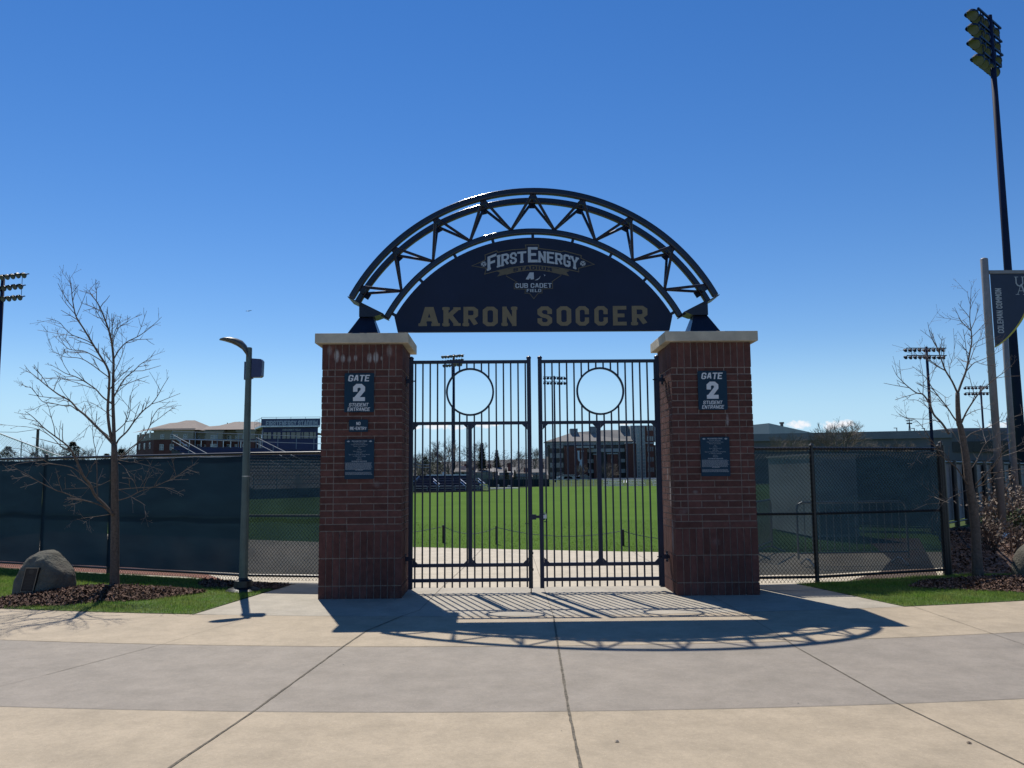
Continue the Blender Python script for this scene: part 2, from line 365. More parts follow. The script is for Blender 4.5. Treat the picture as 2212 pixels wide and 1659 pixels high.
def screenmat(lo=.09, hi=.16):
    m = bpy.data.materials.new('windscreen_fabric'); m.use_nodes = True; n = m.node_tree.nodes; l = m.node_tree.links
    b = n['Principled BSDF']; out = n['Material Output']
    b.inputs['Base Color'].default_value = (.009, .029, .047, 1); b.inputs['Roughness'].default_value = .8
    tl = n.new('ShaderNodeBsdfTranslucent')
    g0 = n.new('ShaderNodeNewGeometry'); mpn = n.new('ShaderNodeMapping'); mpn.inputs['Rotation'].default_value = (0, .6, 0); mpn.inputs['Scale'].default_value = (1, 1, 3.5); l.new(g0.outputs['Position'], mpn.inputs[0])
    t0 = n.new('ShaderNodeTexNoise'); t0.inputs['Scale'].default_value = 1.1; t0.inputs['Detail'].default_value = 6; t0.inputs['Roughness'].default_value = .65; l.new(mpn.outputs[0], t0.inputs['Vector'])
    r0_ = n.new('ShaderNodeValToRGB'); r0_.color_ramp.elements[0].position = .3; r0_.color_ramp.elements[1].position = .7; r0_.color_ramp.elements[0].color = (.006, .017, .030, 1); r0_.color_ramp.elements[1].color = (.015, .038, .058, 1)  # light and dark of diagonal wrinkles, put into the translucent colour
    l.new(t0.outputs['Fac'], r0_.inputs[0]); l.new(r0_.outputs[0], tl.inputs[0])
    tr = n.new('ShaderNodeBsdfTransparent')
    a = n.new('ShaderNodeMixShader'); a.inputs[0].default_value = .55; l.new(b.outputs[0], a.inputs[1]); l.new(tl.outputs[0], a.inputs[2])
    g = n.new('ShaderNodeNewGeometry'); t = n.new('ShaderNodeTexNoise'); t.inputs['Scale'].default_value = 1.6; t.inputs['Detail'].default_value = 3
    l.new(g.outputs['Position'], t.inputs['Vector'])
    mp = n.new('ShaderNodeMapRange'); mp.inputs[1].default_value = .3; mp.inputs[2].default_value = .7; mp.inputs[3].default_value = lo; mp.inputs[4].default_value = hi
    l.new(t.outputs['Fac'], mp.inputs[0])
    c = n.new('ShaderNodeMixShader'); l.new(mp.outputs[0], c.inputs[0]); l.new(a.outputs[0], c.inputs[1]); l.new(tr.outputs[0], c.inputs[2])
    l.new(c.outputs[0], out.inputs[0]); return m
M['screen'] = screenmat(); M['screen_dense'] = screenmat(.0, .011)

# ------------------------------------------------------------------ ground
CC = (0.0, 22.6)
def arcpts(R, x0, x1, n):
    return [(x0+(x1-x0)*i/n, CC[1]-sqrt(R*R-(x0+(x1-x0)*i/n)**2)) for i in range(n+1)]
def sheet(poly, z): 
    mb = MB(); mb.add([(x, y, z) for x, y in poly], [tuple(range(len(poly)))]); return mb
def struct_up(name, mb, m):
    o = struct(name, mb, m, recalc=False)
    bm = bmesh.new(); bm.from_mesh(o.data)
    for f in bm.faces:
        f.normal_update()
        if f.normal.z < 0: f.normal_flip()
    bmesh.ops.triangulate(bm, faces=bm.faces[:]); bm.to_mesh(o.data); bm.free(); return o
gm = mat('far_ground_grass', (.060, .085, .028), .95, 0, .35, .3, .3, 3, spec=.05)
struct_up('ground', sheet([(-3000,-60),(3000,-60),(3000,4500),(-3000,4500)], -.03), gm)
fm = mat('field_turf', (.086, .160, .020), .95, 0, 0, .22, .9, 14, col2=(.066, .128, .015), detail=8, spec=.05)
struct_up('field', sheet([(-60,22),(-60,30),(-17,52),(-3,70),(4,97),(46,97),(28,35),(11.2,12.6),(9,5.6),(5.5,5.7),(2.79,6.1),(1.6,6.43),(.18,6.9),(-1.33,7.45),(-2.54,7.9),(-4.98,9.6),(-6.85,10.5),(-14,14.5)], 0.0), fm)
struct_up('plaza', sheet([(-14,14.5),(-14,5),(-9,2.9),(-4.43,1.7),(-3.54,1.6),(-4.07,-1.17),(-3,-1.31),(-2,-1.42),(-1,-1.48),(0,-1.5),(1,-1.48),(2,-1.42),(3,-1.31),(4.29,-1.12),(3.63,1.04),(6.3,1.7),(9,3),(9,5.6),(5.5,5.7),(2.79,6.1),(1.6,6.43),(.18,6.9),(-1.33,7.45),(-2.54,7.9),(-4.98,9.6),(-6.85,10.5)], .004), M['plaza'])
def band(name, Ra, Rb, m, z):
    mb = MB(); A = arcpts(Ra, -17, 17, 90); B = arcpts(Rb, -17, 17, 90)
    mb.add([(x, y, z) for x, y in A]+[(x, y, z) for x, y in B], [(i, i+91, i+92, i+1) for i in range(90)]); struct_up(name, mb, m)
band('walkway_near_gate', 24.1, 25.78, M['walktan'], .008)
band('walkway_middle', 25.78, 27.95, M['walkgrey'], .008)
band('walkway_foreground', 27.95, 36, M['walktan'], .008)
apron = struct_up('apron', sheet([(-4.07,-1.17),(-3,-1.31),(-2,-1.42),(-1,-1.48),(0,-1.5),(1,-1.48),(2,-1.42),(3,-1.31),(4.29,-1.12),(3.75,1.02),(1.2,.95),(-1.2,.95),(-3.58,1.5)], .008), M['apron'])
# joints between the slabs
jb = MB()
def joint(pts, w, z=.0115, seed=0):
    rnd = random.Random(seed+len(pts)); out = []
    for (a, b) in zip(pts[:-1], pts[1:]):
        a = Vector(a); b = Vector(b); n = max(2, int((b-a).length/.07))
        for i in range(n): out.append(a+(b-a)*i/n)
    out.append(Vector(pts[-1])); vs = []
    for i, p in enumerate(out):
        d = (out[min(i+1, len(out)-1)]-out[max(i-1, 0)]).normalized(); nn = Vector((-d.y, d.x))
        ww = w*.72*(.75+.5*rnd.random()); k = (rnd.random()-.5)*w*.14
        vs += [(p.x+nn.x*(ww/2+k), p.y+nn.y*(ww/2+k), z), (p.x-nn.x*(ww/2-k), p.y-nn.y*(ww/2-k), z)]
    jb.add(vs, [(2*i, 2*i+1, 2*i+3, 2*i+2) for i in range(len(out)-1)])
joint([(-2.6,-9),(-2.30,-6.34),(-2.17,-5.32),(-1.96,-3.13),(-1.87,-2.33),(-1.6,-1.4)], .022)
joint([(-1.6,-1.4),(-1.45,-1.03),(-1.31,1.25),(-1.09,4.07),(-.9,7.3)], .009)
joint([(-.1,-9),(-.04,-6.42),(-.02,-5.35),(.05,-3.24),(.11,-1.5)], .026)
joint([(.11,-1.5),(.14,7)], .007)
joint([(2.5,-9),(2.37,-6.48),(2.25,-5.2),(2.22,-3.35),(2.25,-2.87)], .016)
joint([(2.25,-2.87),(2.27,-1.4),(2.2,6.2)], .007)
joint([(4.32,-3.36),(4.4,-.95)], .007); joint([(4.32,-5),(4.32,-3.36)], .006)
joint([(-4.18,-4.12),(-3.76,-3.0)], .008); joint([(-3.76,-3.0),(-3.3,-1.3)], .004); joint([(-4.6,-5.1),(-4.18,-4.12)], .004)
joint([(6.6,-5),(6.5,-.6)], .007); joint([(-6.3,-5),(-6.0,-.7)], .007)
joint([p for p in arcpts(24.1, -9, 9, 30)], .010); joint([p for p in arcpts(25.78, -9, 9, 40)], .012); joint([p for p in arcpts(27.95, -9, 9, 40)], .006)
joint([(-3.7,.55),(-2.95,.6)], .006); joint([(2.95,.3),(3.85,.25)], .006); joint([(-4.4,2.9),(-1.8,2.6),(1.8,2.4),(6.3,2.9)], .008); joint([(-6,5.6),(0,4.6),(6,4.4)], .008)
struct_up('paving_joints', jb, M['joint'])

# lawns, beds
lawnL = [(-3.62,1.45),(-4.07,-1.17)]+[p for p in reversed(arcpts(24.1, -14, -4.1, 14))]+[(-14,5.6),(-9.46,4.12),(-7.04,3.05),(-5.56,2.4),(-4.43,1.8)]
struct_up('lawn', sheet(lawnL, .014), M['lawn'])
lawnR = [(3.75,1.0),(4.29,-1.12)]+arcpts(24.1, 4.35, 14, 14)+[(14,2.2),(9,2.0),(6.32,1.8),(4.05,1.0)]
struct_up('lawn.001', sheet(lawnR, .014), M['lawn'])
def inpoly(x, y, P):
    c = False; j = len(P)-1
    for i in range(len(P)):
        if (P[i][1] > y) != (P[j][1] > y) and x < (P[j][0]-P[i][0])*(y-P[i][1])/(P[j][1]-P[i][1])+P[i][0]: c = not c
        j = i
    return c
def mound(name, cx, cy, rx, ry, h, m, seed, rot=0., n=40):
    rnd = random.Random(seed); ph = [rnd.random()*6 for _ in range(4)]
    mb = MB(); vs = [(cx, cy, .016+h)]; fs = []
    rings = 10
    def rr(a): return 1+.10*sin(2*a+ph[0])+.06*sin(3*a+ph[1])+.03*sin(7*a+ph[2])
    for k in range(1, rings+1):
        t = k/rings
        for i in range(n):
            a = 2*pi*i/n; x = rx*t*rr(a)*cos(a); y = ry*t*rr(a)*sin(a); X = cx+x*cos(rot)-y*sin(rot); Y = cy+x*sin(rot)+y*cos(rot)
            vs.append((X, Y, .016+h*(1-t*t)**1.3+(rnd.random()-.5)*.012*(t < .95)))
    for i in range(n): fs.append((0, 1+i, 1+(i+1) % n))
    for k in range(rings-1):
        for i in range(n): a = 1+k*n+i; b = 1+k*n+(i+1) % n; fs.append((a, b, b+n, a+n))
    mb.add(vs, fs); o = struct(name, mb, m, smooth=True)
    def inside(x, y):
        dx, dy = x-cx, y-cy; u = dx*cos(rot)+dy*sin(rot); v = -dx*sin(rot)+dy*cos(rot); a = atan2(v/ry, u/rx); t = sqrt((u/rx)**2+(v/ry)**2)/rr(a)
        return (.016+h*(1-t*t)**1.3) if t < 1 else None
    return inside
bedL = mound('mulch_bed', -5.95, .27, 1.28, .72, .13, M['soil'], 3, .38)
PC = [(-5.0,1.55),(-4.75,1.15),(-4.3,.98),(-3.9,.92),(-3.66,.95),(-3.59,1.42),(-4.43,1.78),(-5.1,2.15)]
struct_up('mulch_bed.002', sheet(PC, .018), M['soil']); bedC = lambda x, y: (.018 if inpoly(x, y, PC) else None)
bedR = mound('mulch_bed.001', 6.75, .55, 1.55, .75, .10, M['soil'], 5, .05)
struct_up('mulch_border', sheet([(6.4,1.85),(9,2.1),(14,2.3),(30,6),(30,22),(11.6,12.2)], .012), M['soil'])
struct_up('mulch_border.001', sheet([(-4.7,1.98),(-5.56,2.62),(-7.04,3.2),(-9.46,4.25),(-14,6.1),(-14,7.2),(-9,5.1),(-5.6,3.3)], .010), M['soilred'])
struct_up('mulch_border.002', sheet([(4.6,1.25),(6.2,1.78),(9.5,9),(8.2,9),(6.6,4.2),(5.6,2.4)], .010), M['soil'])

def scatter(name, m, label, cat, gen, N, seed):
    rnd = random.Random(seed); v = []; f = []
    k = 0
    while k < N:
        q = gen(rnd)
        if q: o = len(v); v += q[0]; f += [tuple(i+o for i in t) for t in q[1]]
        k += 1
    mb = MB(); mb.v = v; mb.f = f; mb.mi = [0]*len(f); return stuff(name, mb, m, label, cat)
def chipgen(region, zf, s=.03):
    x0, x1, y0, y1 = region
    def g(r):
        x = r.uniform(x0, x1); y = r.uniform(y0, y1); z = zf(x, y)
        if z is None: return None
        a = r.random()*pi; L = s*(.4+1.0*r.random()); w = L*(.25+.3*r.random()); tl = r.gauss(0, .55); d = Vector((cos(a)*L, sin(a)*L, tl*L)); e = Vector((-sin(a)*w, cos(a)*w, (r.random()-.5)*w)); c = Vector((x, y, z+.006+.01*r.random()))
        return [tuple(c-d-e), tuple(c+d-e), tuple(c+d+e), tuple(c-d+e)], [(0, 1, 2, 3)]
    return g
scatter('wood_chips', M['chip'], 'brown wood chip mulch mounded round the left young tree and boulder', 'mulch', chipgen((-7.6,-4.3,-.7,1.6), bedL, .019), 24000, 1)
scatter('wood_chips', M['chip'], 'brown wood chips behind the lamp post base by the left fence', 'mulch', chipgen((-5.1,-3.6,.9,2.2), bedC, .019), 5000, 9)
scatter('wood_chips', M['chip'], 'brown wood chip mulch round the right young tree', 'mulch', chipgen((5,8.6,-.3,1.5), bedR, .019), 20000, 2)
scatter('wood_chips', M['chip'], 'brown wood chip mulch around the dry shrubs and banner post', 'mulch', chipgen((6.5,16,2,13), lambda x, y: .012 if inpoly(x, y, [(6.5,1.95),(9,2.1),(14,2.3),(16,6),(16,13),(11.6,12.2)]) else None, .032), 26000, 3)
def grassgen(poly, beds, hmin=.018, hmax=.052):
    xs = [p[0] for p in poly]; ys = [p[1] for p in poly]; x0, x1, y0, y1 = max(min(xs), -9.5), min(max(xs), 9.5), min(ys), max(ys)
    def g(r):
        x = r.uniform(x0, x1); y = r.uniform(y0, y1)
        if not inpoly(x, y, poly): return None
        for b in beds:
            if b(x, y) is not None and r.random() > .04: return None
        x += r.gauss(0, .012); y += r.gauss(0, .012); a = r.random()*2*pi; w = .0032; h = r.uniform(hmin, hmax)*(.6+.4*sin(x*3+y*2)**2); lx, ly = r.gauss(0, .3)*h, r.gauss(0, .3)*h
        return [(x-cos(a)*w, y-sin(a)*w, .01), (x+cos(a)*w, y+sin(a)*w, .01), (x+lx, y+ly, .012+h)], [(0, 1, 2)]
    return g
scatter('grass', M['blade'], 'short green grass beside the boulder and lamp post on the left', 'grass', grassgen(lawnL, [bedL, bedC]), 190000, 4)
scatter('grass', M['blade'], 'short green grass strip under the right young tree', 'grass', grassgen(lawnR, [bedR]), 150000, 5)
def fg(r):
    y = 6.0+12*r.random()**2.6; x = r.uniform(-10, 9)
    edge = 6.9-.28*x if x > -5 else 8.3+(-x-5)*.55
    if y < edge+.03: return None
    a = r.random()*pi; w = .006; h = r.uniform(.006, .022)
    return [(x-cos(a)*w, y-sin(a)*w, 0), (x+cos(a)*w, y+sin(a)*w, 0), (x+r.gauss(0,.015), y+r.gauss(0,.015), h)], [(0, 1, 2)]
scatter('grass', leafmat('field_blade', (.090, .165, .022), (.12, .17, .03), .3, .35), 'taller field grass along the near edge of the pitch', 'grass', fg, 90000, 6)

# pebbles and leaf litter on the paving
for i, (px, py, s, mm) in enumerate(((2093,1609,.016,'bark'),(1333,1606,.017,'tan'),(1724,1523,.008,'black'),(742,1439,.008,'black'),(1213,1583,.006,'black'),(1760,1582,.006,'tan'))):
    p = gnd(px, py); mb = MB(); r = random.Random(i)
    vs = [(s*cos(a)*(.7+.5*r.random()), s*.7*sin(a)*(.7+.5*r.random()), .002+s*.15*r.random()) for a in [2*pi*k/7 for k in range(7)]]+[(0, 0, s*.7)]
    mb.add(vs, [(k, (k+1) % 7, 7) for k in range(7)]+[tuple(reversed(range(7)))])
    o = mb.build(('dry_leaf' if i < 2 else 'pebble'), M[mm]); o.location = (p.x, p.y, .010)
    tag(o, ['curled dark brown leaf lying at the lower right of the tan paving', 'flat pale leaf scrap on the tan paving right of the central joint', 'tiny dark pebble on the edge between grey and tan paving, right side',
            'tiny dark pebble on the grey paving left of the diagonal joint', 'small dark pebble close to the central paving joint', 'small pale pebble on tan paving near the right diagonal joint'][i], 'leaf' if i < 2 else 'pebble')

# ------------------------------------------------------------------ brick pillars
def pillar(x0, x1, flip, bm_, label):
    t = thing('brick_pillar', label, 'pillar', ((x0+x1)/2, .44, 0), group='brick gate pillars')
    ox, oy = (x0+x1)/2, .44
    y0, y1 = -.04, .92
    core = MB().box((x0-ox+.0075, y0-oy+.0075, -.1), (x1-ox-.0075, y1-oy-.0075, 3.36)); core.build('mortar_core', M['mortar'], t)
    mb = MB(); rnd = random.Random(int(x0*100)); J = .0062
    W = x1-x0; D = y1-y0
    A = [0, .175, .537, .896, 1.08]; B = [0, .078, .175, .356, .711, .896, .99, 1.08]
    def course(z0, z1, cuts, inset, kind):
        # four faces; each brick is a slab 5 cm deep
        for face in range(4):
            L = W if face in (0, 2) else D
            cs = [c*L/1.08 for c in cuts] if kind else cuts(L)
            for a, b in zip(cs[:-1], cs[1:]):
                a2, b2 = a+J, b-J
                if a == 0: a2 = inset
                if abs(b-L) < 1e-6: b2 = L-inset
                pr = inset+rnd.uniform(-.0012, .0012); dep = .05
                if face in (0, 2):
                    ya, yb = (y0+pr, y0+dep) if face == 0 else (y1-dep, y1-pr)
                    mb.box((x0+a2-ox, ya-oy, z0+J), (x0+b2-ox, yb-oy, z1-J))
                else:
                    if a == 0: a2 = dep+.001
                    if abs(b-L) < 1e-6: b2 = L-dep-.001
                    xa, xb = (x0+pr, x0+dep) if face == 3 else (x1-dep, x1-pr)
                    mb.box((xa-ox, y0+a2-oy, z0+J), (xb-ox, y0+b2-oy, z1-J))
    sold = lambda L: [L*i/12 for i in range(13)]
    zs = -.18
    for k in range(3): course(max(zs, -.05), zs+.3525, sold, -.003, 0); zs += .3525
    top0 = 3.356-.345; n = 24; h = (top0-zs)/n
    for i in range(n):
        up = n-1-i
        inset = .0045 if up in (0, 6) else 0.
        if i == 0: inset = -.003
        cuts = B if (i % 2) else A
        if i == 0: cuts = [0, .36, .72, 1.08]
        course(zs+i*h, zs+(i+1)*h, cuts, inset, 1)
    course(top0, 3.356, sold, 0., 0)
    mb.build('brickwork', bm_, t)
    c = MB(); e = .085; bz = .012
    X0, X1, Y0, Y1 = x0-e-ox, x1+e-ox, y0-e-oy, y1+e-oy
    c.box((X0, Y0, 3.36), (X1, Y1, 3.495)); o = c.build('cap', M['cap'], t)
    bv = o.modifiers.new('bevel', 'BEVEL'); bv.width = .008; bv.segments = 2
    return t
pillar(-2.86, -1.785, 1, M['brickL'], 'left brick gate pillar with white stains under its stone cap and three signs')
pillar(1.825, 2.905, 0, M['brickR'], 'right brick gate pillar carrying two signs, beside the right chain link fence')

# ------------------------------------------------------------------ signs on the pillars
def signplate(name, x0, x1, z0, z1, label, cat, group=None, r=.012):
    t = thing(name, label, cat, ((x0+x1)/2, -.055, z0), group=group)
    w, h = x1-x0, z1-z0
    pts = []
    for cx, cz, a0 in ((w/2-r, h-r, 0), (-w/2+r, h-r, 90), (-w/2+r, r, 180), (w/2-r, r, 270)):
        for k in range(4): a = radians(a0+30*k); pts.append((cx+r*cos(a), cz+r*sin(a)))
    MB().prism(pts, (1,0,0), (0,0,1), (0,1,0), (0,-.004,0), .010).build('plate', M['signblue'], t)
    return t, w, h
PF = front(-.0058)
def gate_sign(x0, x1, z0, z1, label):
    t, w, h = signplate('gate_number_sign', x0, x1, z0, z1, label, 'sign', 'gate number signs')
    mb = MB(); k = .16
    word(mb, 'GATE', -w*.385, w*.33, h*.79, h*.955, PF, 1.22, .55, serif=False, shear=k)
    glyph(mb, '2', -w*.205, w*.20, h*.285, h*.725, PF, 1.75)
    word(mb, 'STUDENT', -w*.345, w*.31, h*.145, h*.235, PF, 1.05, .6, serif=False, shear=k)
    word(mb, 'ENTRANCE', -w*.39, w*.36, h*.03, h*.12, PF, 1.05, .6, serif=False, shear=k)
    mb.build('lettering', M['letter'], t, recalc=False)
gate_sign(-2.553, -2.160, 2.440, 2.962, 'dark blue GATE 2 STUDENT ENTRANCE sign on the left brick pillar')
gate_sign(2.175, 2.565, 2.437, 2.962, 'dark blue GATE 2 STUDENT ENTRANCE sign on the right brick pillar')
t, w, h = signplate('no_entry_sign', -2.488, -2.236, 2.178, 2.340, 'small dark blue NO RE-ENTRY sign between the two larger signs on the left pillar', 'sign')
mb = MB(); word(mb, 'NO', -w*.11, w*.11, h*.56, h*.82, PF, 1.15, .6, serif=False); word(mb, 'RE-ENTRY', -w*.44, w*.44, h*.16, h*.42, PF, 1.1, .6, serif=False)
mb.build('lettering', M['letter'], t, recalc=False)
def tiny_text(txts, w, h, parent):
    mb = MB()
    for (s, z, size, bold) in txts:
        cu = bpy.data.curves.new('tmp', 'FONT'); cu.body = s; cu.size = size; cu.align_x = 'CENTER'; cu.offset = .0006 if bold else 0.0
        ob = bpy.data.objects.new('tmp', cu); COL.objects.link(ob); dg = bpy.context.evaluated_depsgraph_get(); dg.update()
        me = ob.evaluated_get(dg).to_mesh(); o = len(mb.v)
        for v in me.vertices: mb.v.append((v.co.x, -.0065, v.co.y+z))
        for p in me.polygons: mb.f.append(tuple(i+o for i in p.vertices)); mb.mi.append(0)
        ob.evaluated_get(dg).to_mesh_clear(); bpy.data.objects.remove(ob); bpy.data.curves.remove(cu)
    return mb
def rules_sign(x0, x1, z0, z1, label):
    t, w, h = signplate('rules_sign', x0, x1, z0, z1, label, 'sign', 'prohibited items signs')
    L = ['Alcoholic Beverages', 'Outside Food and Beverages', 'Bottles / Containers', 'Pets', 'Coolers', 'Signs Larger than 2x3', 'Umbrellas', 'Signs or Clothing with Inappropriate', 'or Offensive Language', 'Laptops', 'Weapons']
    tx = [('PROHIBITED ITEMS', h*.94, .024, 1)]+[(s, h*(.90-.0415*i), .019, 0) for i, s in enumerate(L)]+[('PROHIBITED BEHAVIOR', h*.435, .019, 1), ('NO REFUNDS', h*.215, .016, 1)]
    tiny_text(tx, w, h, t).build('lettering', M['lettergrey'], t, recalc=False)
    mb = MB(); r = random.Random(3)
    for i in range(17):                                 # two paragraphs too small to read
        z = h*(.405-.0185*i)
        if .175 < z/h < .235: continue
        if z < h*.03: break
        x = -w*.47
        while x < w*.46-.02:
            l = r.uniform(.008, .03); mb.add([(x, -.0062, z), (min(x+l, w*.47), -.0062, z), (min(x+l, w*.47), -.0062, z+.0042), (x, -.0062, z+.0042)], [(0, 1, 2, 3)]); x += l+.004
    for sx in (-1, 1):
        cx = sx*w*.38; cz = h*.952
        mb.add([(cx-.024, -.0062, cz), (cx, -.0062, cz+.012), (cx+.024, -.0062, cz), (cx, -.0062, cz-.012)], [(0, 1, 2, 3)])
    mb.build('small_print', M['lettergrey'], t, recalc=False)
rules_sign(-2.538, -2.152, 1.557, 2.078, 'dark blue PROHIBITED ITEMS sign full of small print, lowest on the left brick pillar')
rules_sign(2.185, 2.570, 1.556, 2.076, 'dark blue PROHIBITED ITEMS sign full of small print on the right brick pillar')

# ------------------------------------------------------------------ truss arch
AZ = 2.69; RU = 2.86; RL = 2.345
arch = thing('truss_arch', 'dark blue steel truss arch spanning the two brick pillars above the gates', 'arch', (0, .42, 0))
def AP(R, deg, y): a = radians(deg); return Vector((R*sin(a), y, AZ+R*cos(a)))
def chord(R, y, half, w, h):
    mb = MB(); n = 64; vs = []
    for i in range(n+1):
        a = -half+2*half*i/n
        for (dr, dy) in ((-h/2, -w/2), (h/2, -w/2), (h/2, w/2), (-h/2, w/2)): vs.append(AP(R+dr, a, y+dy))
    fs = [(4*i+k, 4*i+(k+1) % 4, 4*i+4+(k+1) % 4, 4*i+4+k) for i in range(n) for k in range(4)]+[(0, 1, 2, 3), (4*n+3, 4*n+2, 4*n+1, 4*n)]
    mb.add(vs, fs); return mb
YF, YR = -.22, .20
def bvl(o):
    b = o.modifiers.new('bevel', 'BEVEL'); b.width = .020; b.segments = 6; b.limit_method = 'ANGLE'
for y in (YF, YR):
    bvl(chord(RU, y, 61.85, .078, .088).build('upper_chord', M['navyg'], arch))
bvl(chord(RL, 0, 61.85, .075, .085).build('lower_chord', M['navyg'], arch))
up_n = [0, 14.4, 29, 43.6, 58.2]; lo_n = [7.4, 21.9, 36.4, 51.2]
ups = [-a for a in reversed(up_n[1:])]+up_n; los = [-a for a in reversed(lo_n)]+lo_n
for y in (YF, YR):
    for u in ups:
        for l in los:
            if abs(u-l) < 9:
                mb = MB().tube([AP(RU-.045, u*.995+(l-u)*.04, y), AP(RL+.04, l, 0)], .0205, 8); mb.build('web_strut', M['navy'], arch)
for u in ups:
    MB().bar(AP(RU-.01, u, YF+.05), AP(RU-.01, u, YR-.05), .035).build('cross_tie', M['navy'], arch)
    for y in (YF, YR):
        mb = MB(); mb.obox(AP(RU-.075, u, y), AP(1, u+90, 0)-Vector((0,0,AZ)), .045, (0,1,0), .006, AP(1, u, 0)-Vector((0,0,AZ)), .035); mb.build('node_plate', M['navy'], arch)
for s in (-1, 1):
    mb = MB(); a = s*61.9                              # end plate closing the triangular truss
    th = AP(1, s*(61.9+90), 0)-Vector((0, 0, AZ)); p = [AP(RU+.046, a, YF-.04), AP(RU+.046, a, YR+.04), AP(RL-.044, a, .038), AP(RL-.044, a, -.038)]
    mb.add(p+[q+th*.012 for q in p], [(0,1,2,3),(7,6,5,4),(0,4,5,1),(1,5,6,2),(2,6,7,3),(3,7,4,0)]); mb.build('end_plate', M['navy'], arch)
    # bracket foot on the pillar cap: spreading gusset below, inverted one above
    mb = MB(); X = lambda v: s*v
    def fr(x0, x1, y0, y1, z, X0, X1, Y0, Y1, Z): 
        mb.add([(X(x0),y0,z),(X(x1),y0,z),(X(x1),y1,z),(X(x0),y1,z),(X(X0),Y0,Z),(X(X1),Y0,Z),(X(X1),Y1,Z),(X(X0),Y1,Z)],[(0,3,2,1),(4,5,6,7),(0,1,5,4),(1,2,6,5),(2,3,7,6),(3,0,4,7)])
    fr(2.10, 2.63, -.27, .27, 3.497, 2.10, 2.63, -.27, .27, 3.515)
    fr(2.14, 2.59, -.24, .24, 3.515, 2.24, 2.42, -.10, .10, 3.80)
    mb.prism([(s*2.215, 3.79), (s*2.425, 3.79), (s*2.425, 4.005), (s*2.09, 3.835)], (1,0,0), (0,0,1), (0,1,0), (0,-.16,0), .32)
    mb.build('bracket', M['navy'], arch)

# ------------------------------------------------------------------ the stadium sign hanging inside the arch
sg = thing('stadium_sign', 'large dark blue half round sign reading FIRSTENERGY STADIUM and AKRON SOCCER under the arch', 'sign', (0, .42, 0))
RP = 2.248; ah = 60.3
poly = [(RP*sin(radians(-ah+2*ah*i/60)), AZ+RP*cos(radians(-ah+2*ah*i/60))) for i in range(61)]
poly += [(1.905, 3.592), (-1.905, 3.592)]
MB().prism(poly, (1,0,0), (0,0,1), (0,1,0), (0,-.035,0), .07).build('panel', M['panel'], sg)
for a in (0, 14.4, -14.4, 29, -29, 44, -44, 59.5, -59.5):
    MB().bar(AP(RP-.02, a, 0), AP(RL-.04, a, 0), .04).build('hanger', M['navy'], sg)
P1 = front(-.037)
mb = MB()
def c1x(x): return (x-1112)*.00293
GM = mat('sign_gold_letters', (.17, .135, .075), .55, 0, .1, 10)
for ch, a, b in (('A',567,657),('K',680,757),('R',776,846),('O',868,940),('N',962,1029),('S',1130,1200),('O',1222,1292),('C',1313,1377),('C',1403,1467),('E',1492,1557),('R',1583,1658)):
    mb = MB(); glyph(mb, ch, c1x(a), c1x(b), 3.668, 3.945, P1, 1.38, serif=ch in 'AKRN'); mb.build('letter', GM, sg, recalc=False)
def lx(x): return (x-1113)*.001022
def zb(x): return 4.578-.115*(x/.63)**2
def zt(x, big): return (4.742-.085*(x/.6)**2) if not big else (4.800-.13*(x/.62)**2)
def arched(mbx, ch, a, b, big=False, grow=0, t=1.5, P=None):
    x0, x1 = lx(a), lx(b)
    glyph(mbx, ch, x0, x1, 0, 1, P, t, serif=True, warp=lambda x, z: (x, zb(x)+(zt(x, big)-zb(x))*z))
mb = MB(); P2 = front(-.0405)
for ch, a, b, big in (('F',482,606,1),('I',612,662,0),('R',674,780,0),('S',792,888,0),('T',895,1020,0),('E',1042,1176,1),('N',1186,1290,0),('E',1303,1406,0),('R',1418,1522,0),('G',1532,1630,0),('Y',1632,1742,0)):
    arched(mb, ch, a, b, big, 0, 1.25, P2)
word(mb, 'CUB CADET', lx(865), lx(1366), 4.210, 4.277, P2, 1.15, .7, 1.6)
word(mb, 'FIELD', lx(1020), lx(1220), 4.150, 4.194, P2, 1.1, .8)
glyph(mb, 'A', lx(1003), lx(1118), 4.318, 4.432, P2, 1.9, shear=.28)
for s in (0, 1):                                          # curved swoosh beside the letter
    pass
mb.add([P2(lx(1130), 4.318, 0), P2(lx(1170), 4.322, 0), P2(lx(1200), 4.345, 0), P2(lx(1215), 4.385, 0), P2(lx(1192), 4.352, 0), P2(lx(1162), 4.334, 0)], [(0, 1, 2, 5), (5, 2, 3, 4)])
mb.add([P2(lx(1255), 4.405, 0), P2(lx(1282), 4.392, 0), P2(lx(1258), 4.372, 0), P2(lx(1268), 4.390, 0)], [(0, 1, 3), (3, 1, 2)])
mb.build('logo_lettering', mat('logo_white', (.36, .42, .48), .5, 0, .05, 10), sg, recalc=False)
mb = MB(); P3 = front(-.0385)                             # soccer balls
for cx in (430, 1789):
    x0 = lx(cx)+(0 if cx < 1000 else .012); z0 = 4.558
    mb.m = 0; mb.add([P3(x0+.039*cos(2*pi*k/20), z0+.039*sin(2*pi*k/20), 0) for k in range(20)], [tuple(range(20))])
    mb.m = 1
    for (dx, dz, r) in ((0, 0, .012), (.026, .014, .008), (-.024, .016, .008), (.014, -.027, .008), (-.018, -.025, .008), (.0, .032, .006)):
        mb.add([P3(x0+dx+r*cos(2*pi*k/5+1.57), z0+dz+r*sin(2*pi*k/5+1.57), .0012) for k in range(5)], [tuple(range(5))])
mb.build('soccer_ball_emblem', [M['lettergrey'], M['panel']], sg, recalc=False)
mb = MB()                                                 # gold ribbon
rb = []
N = 24
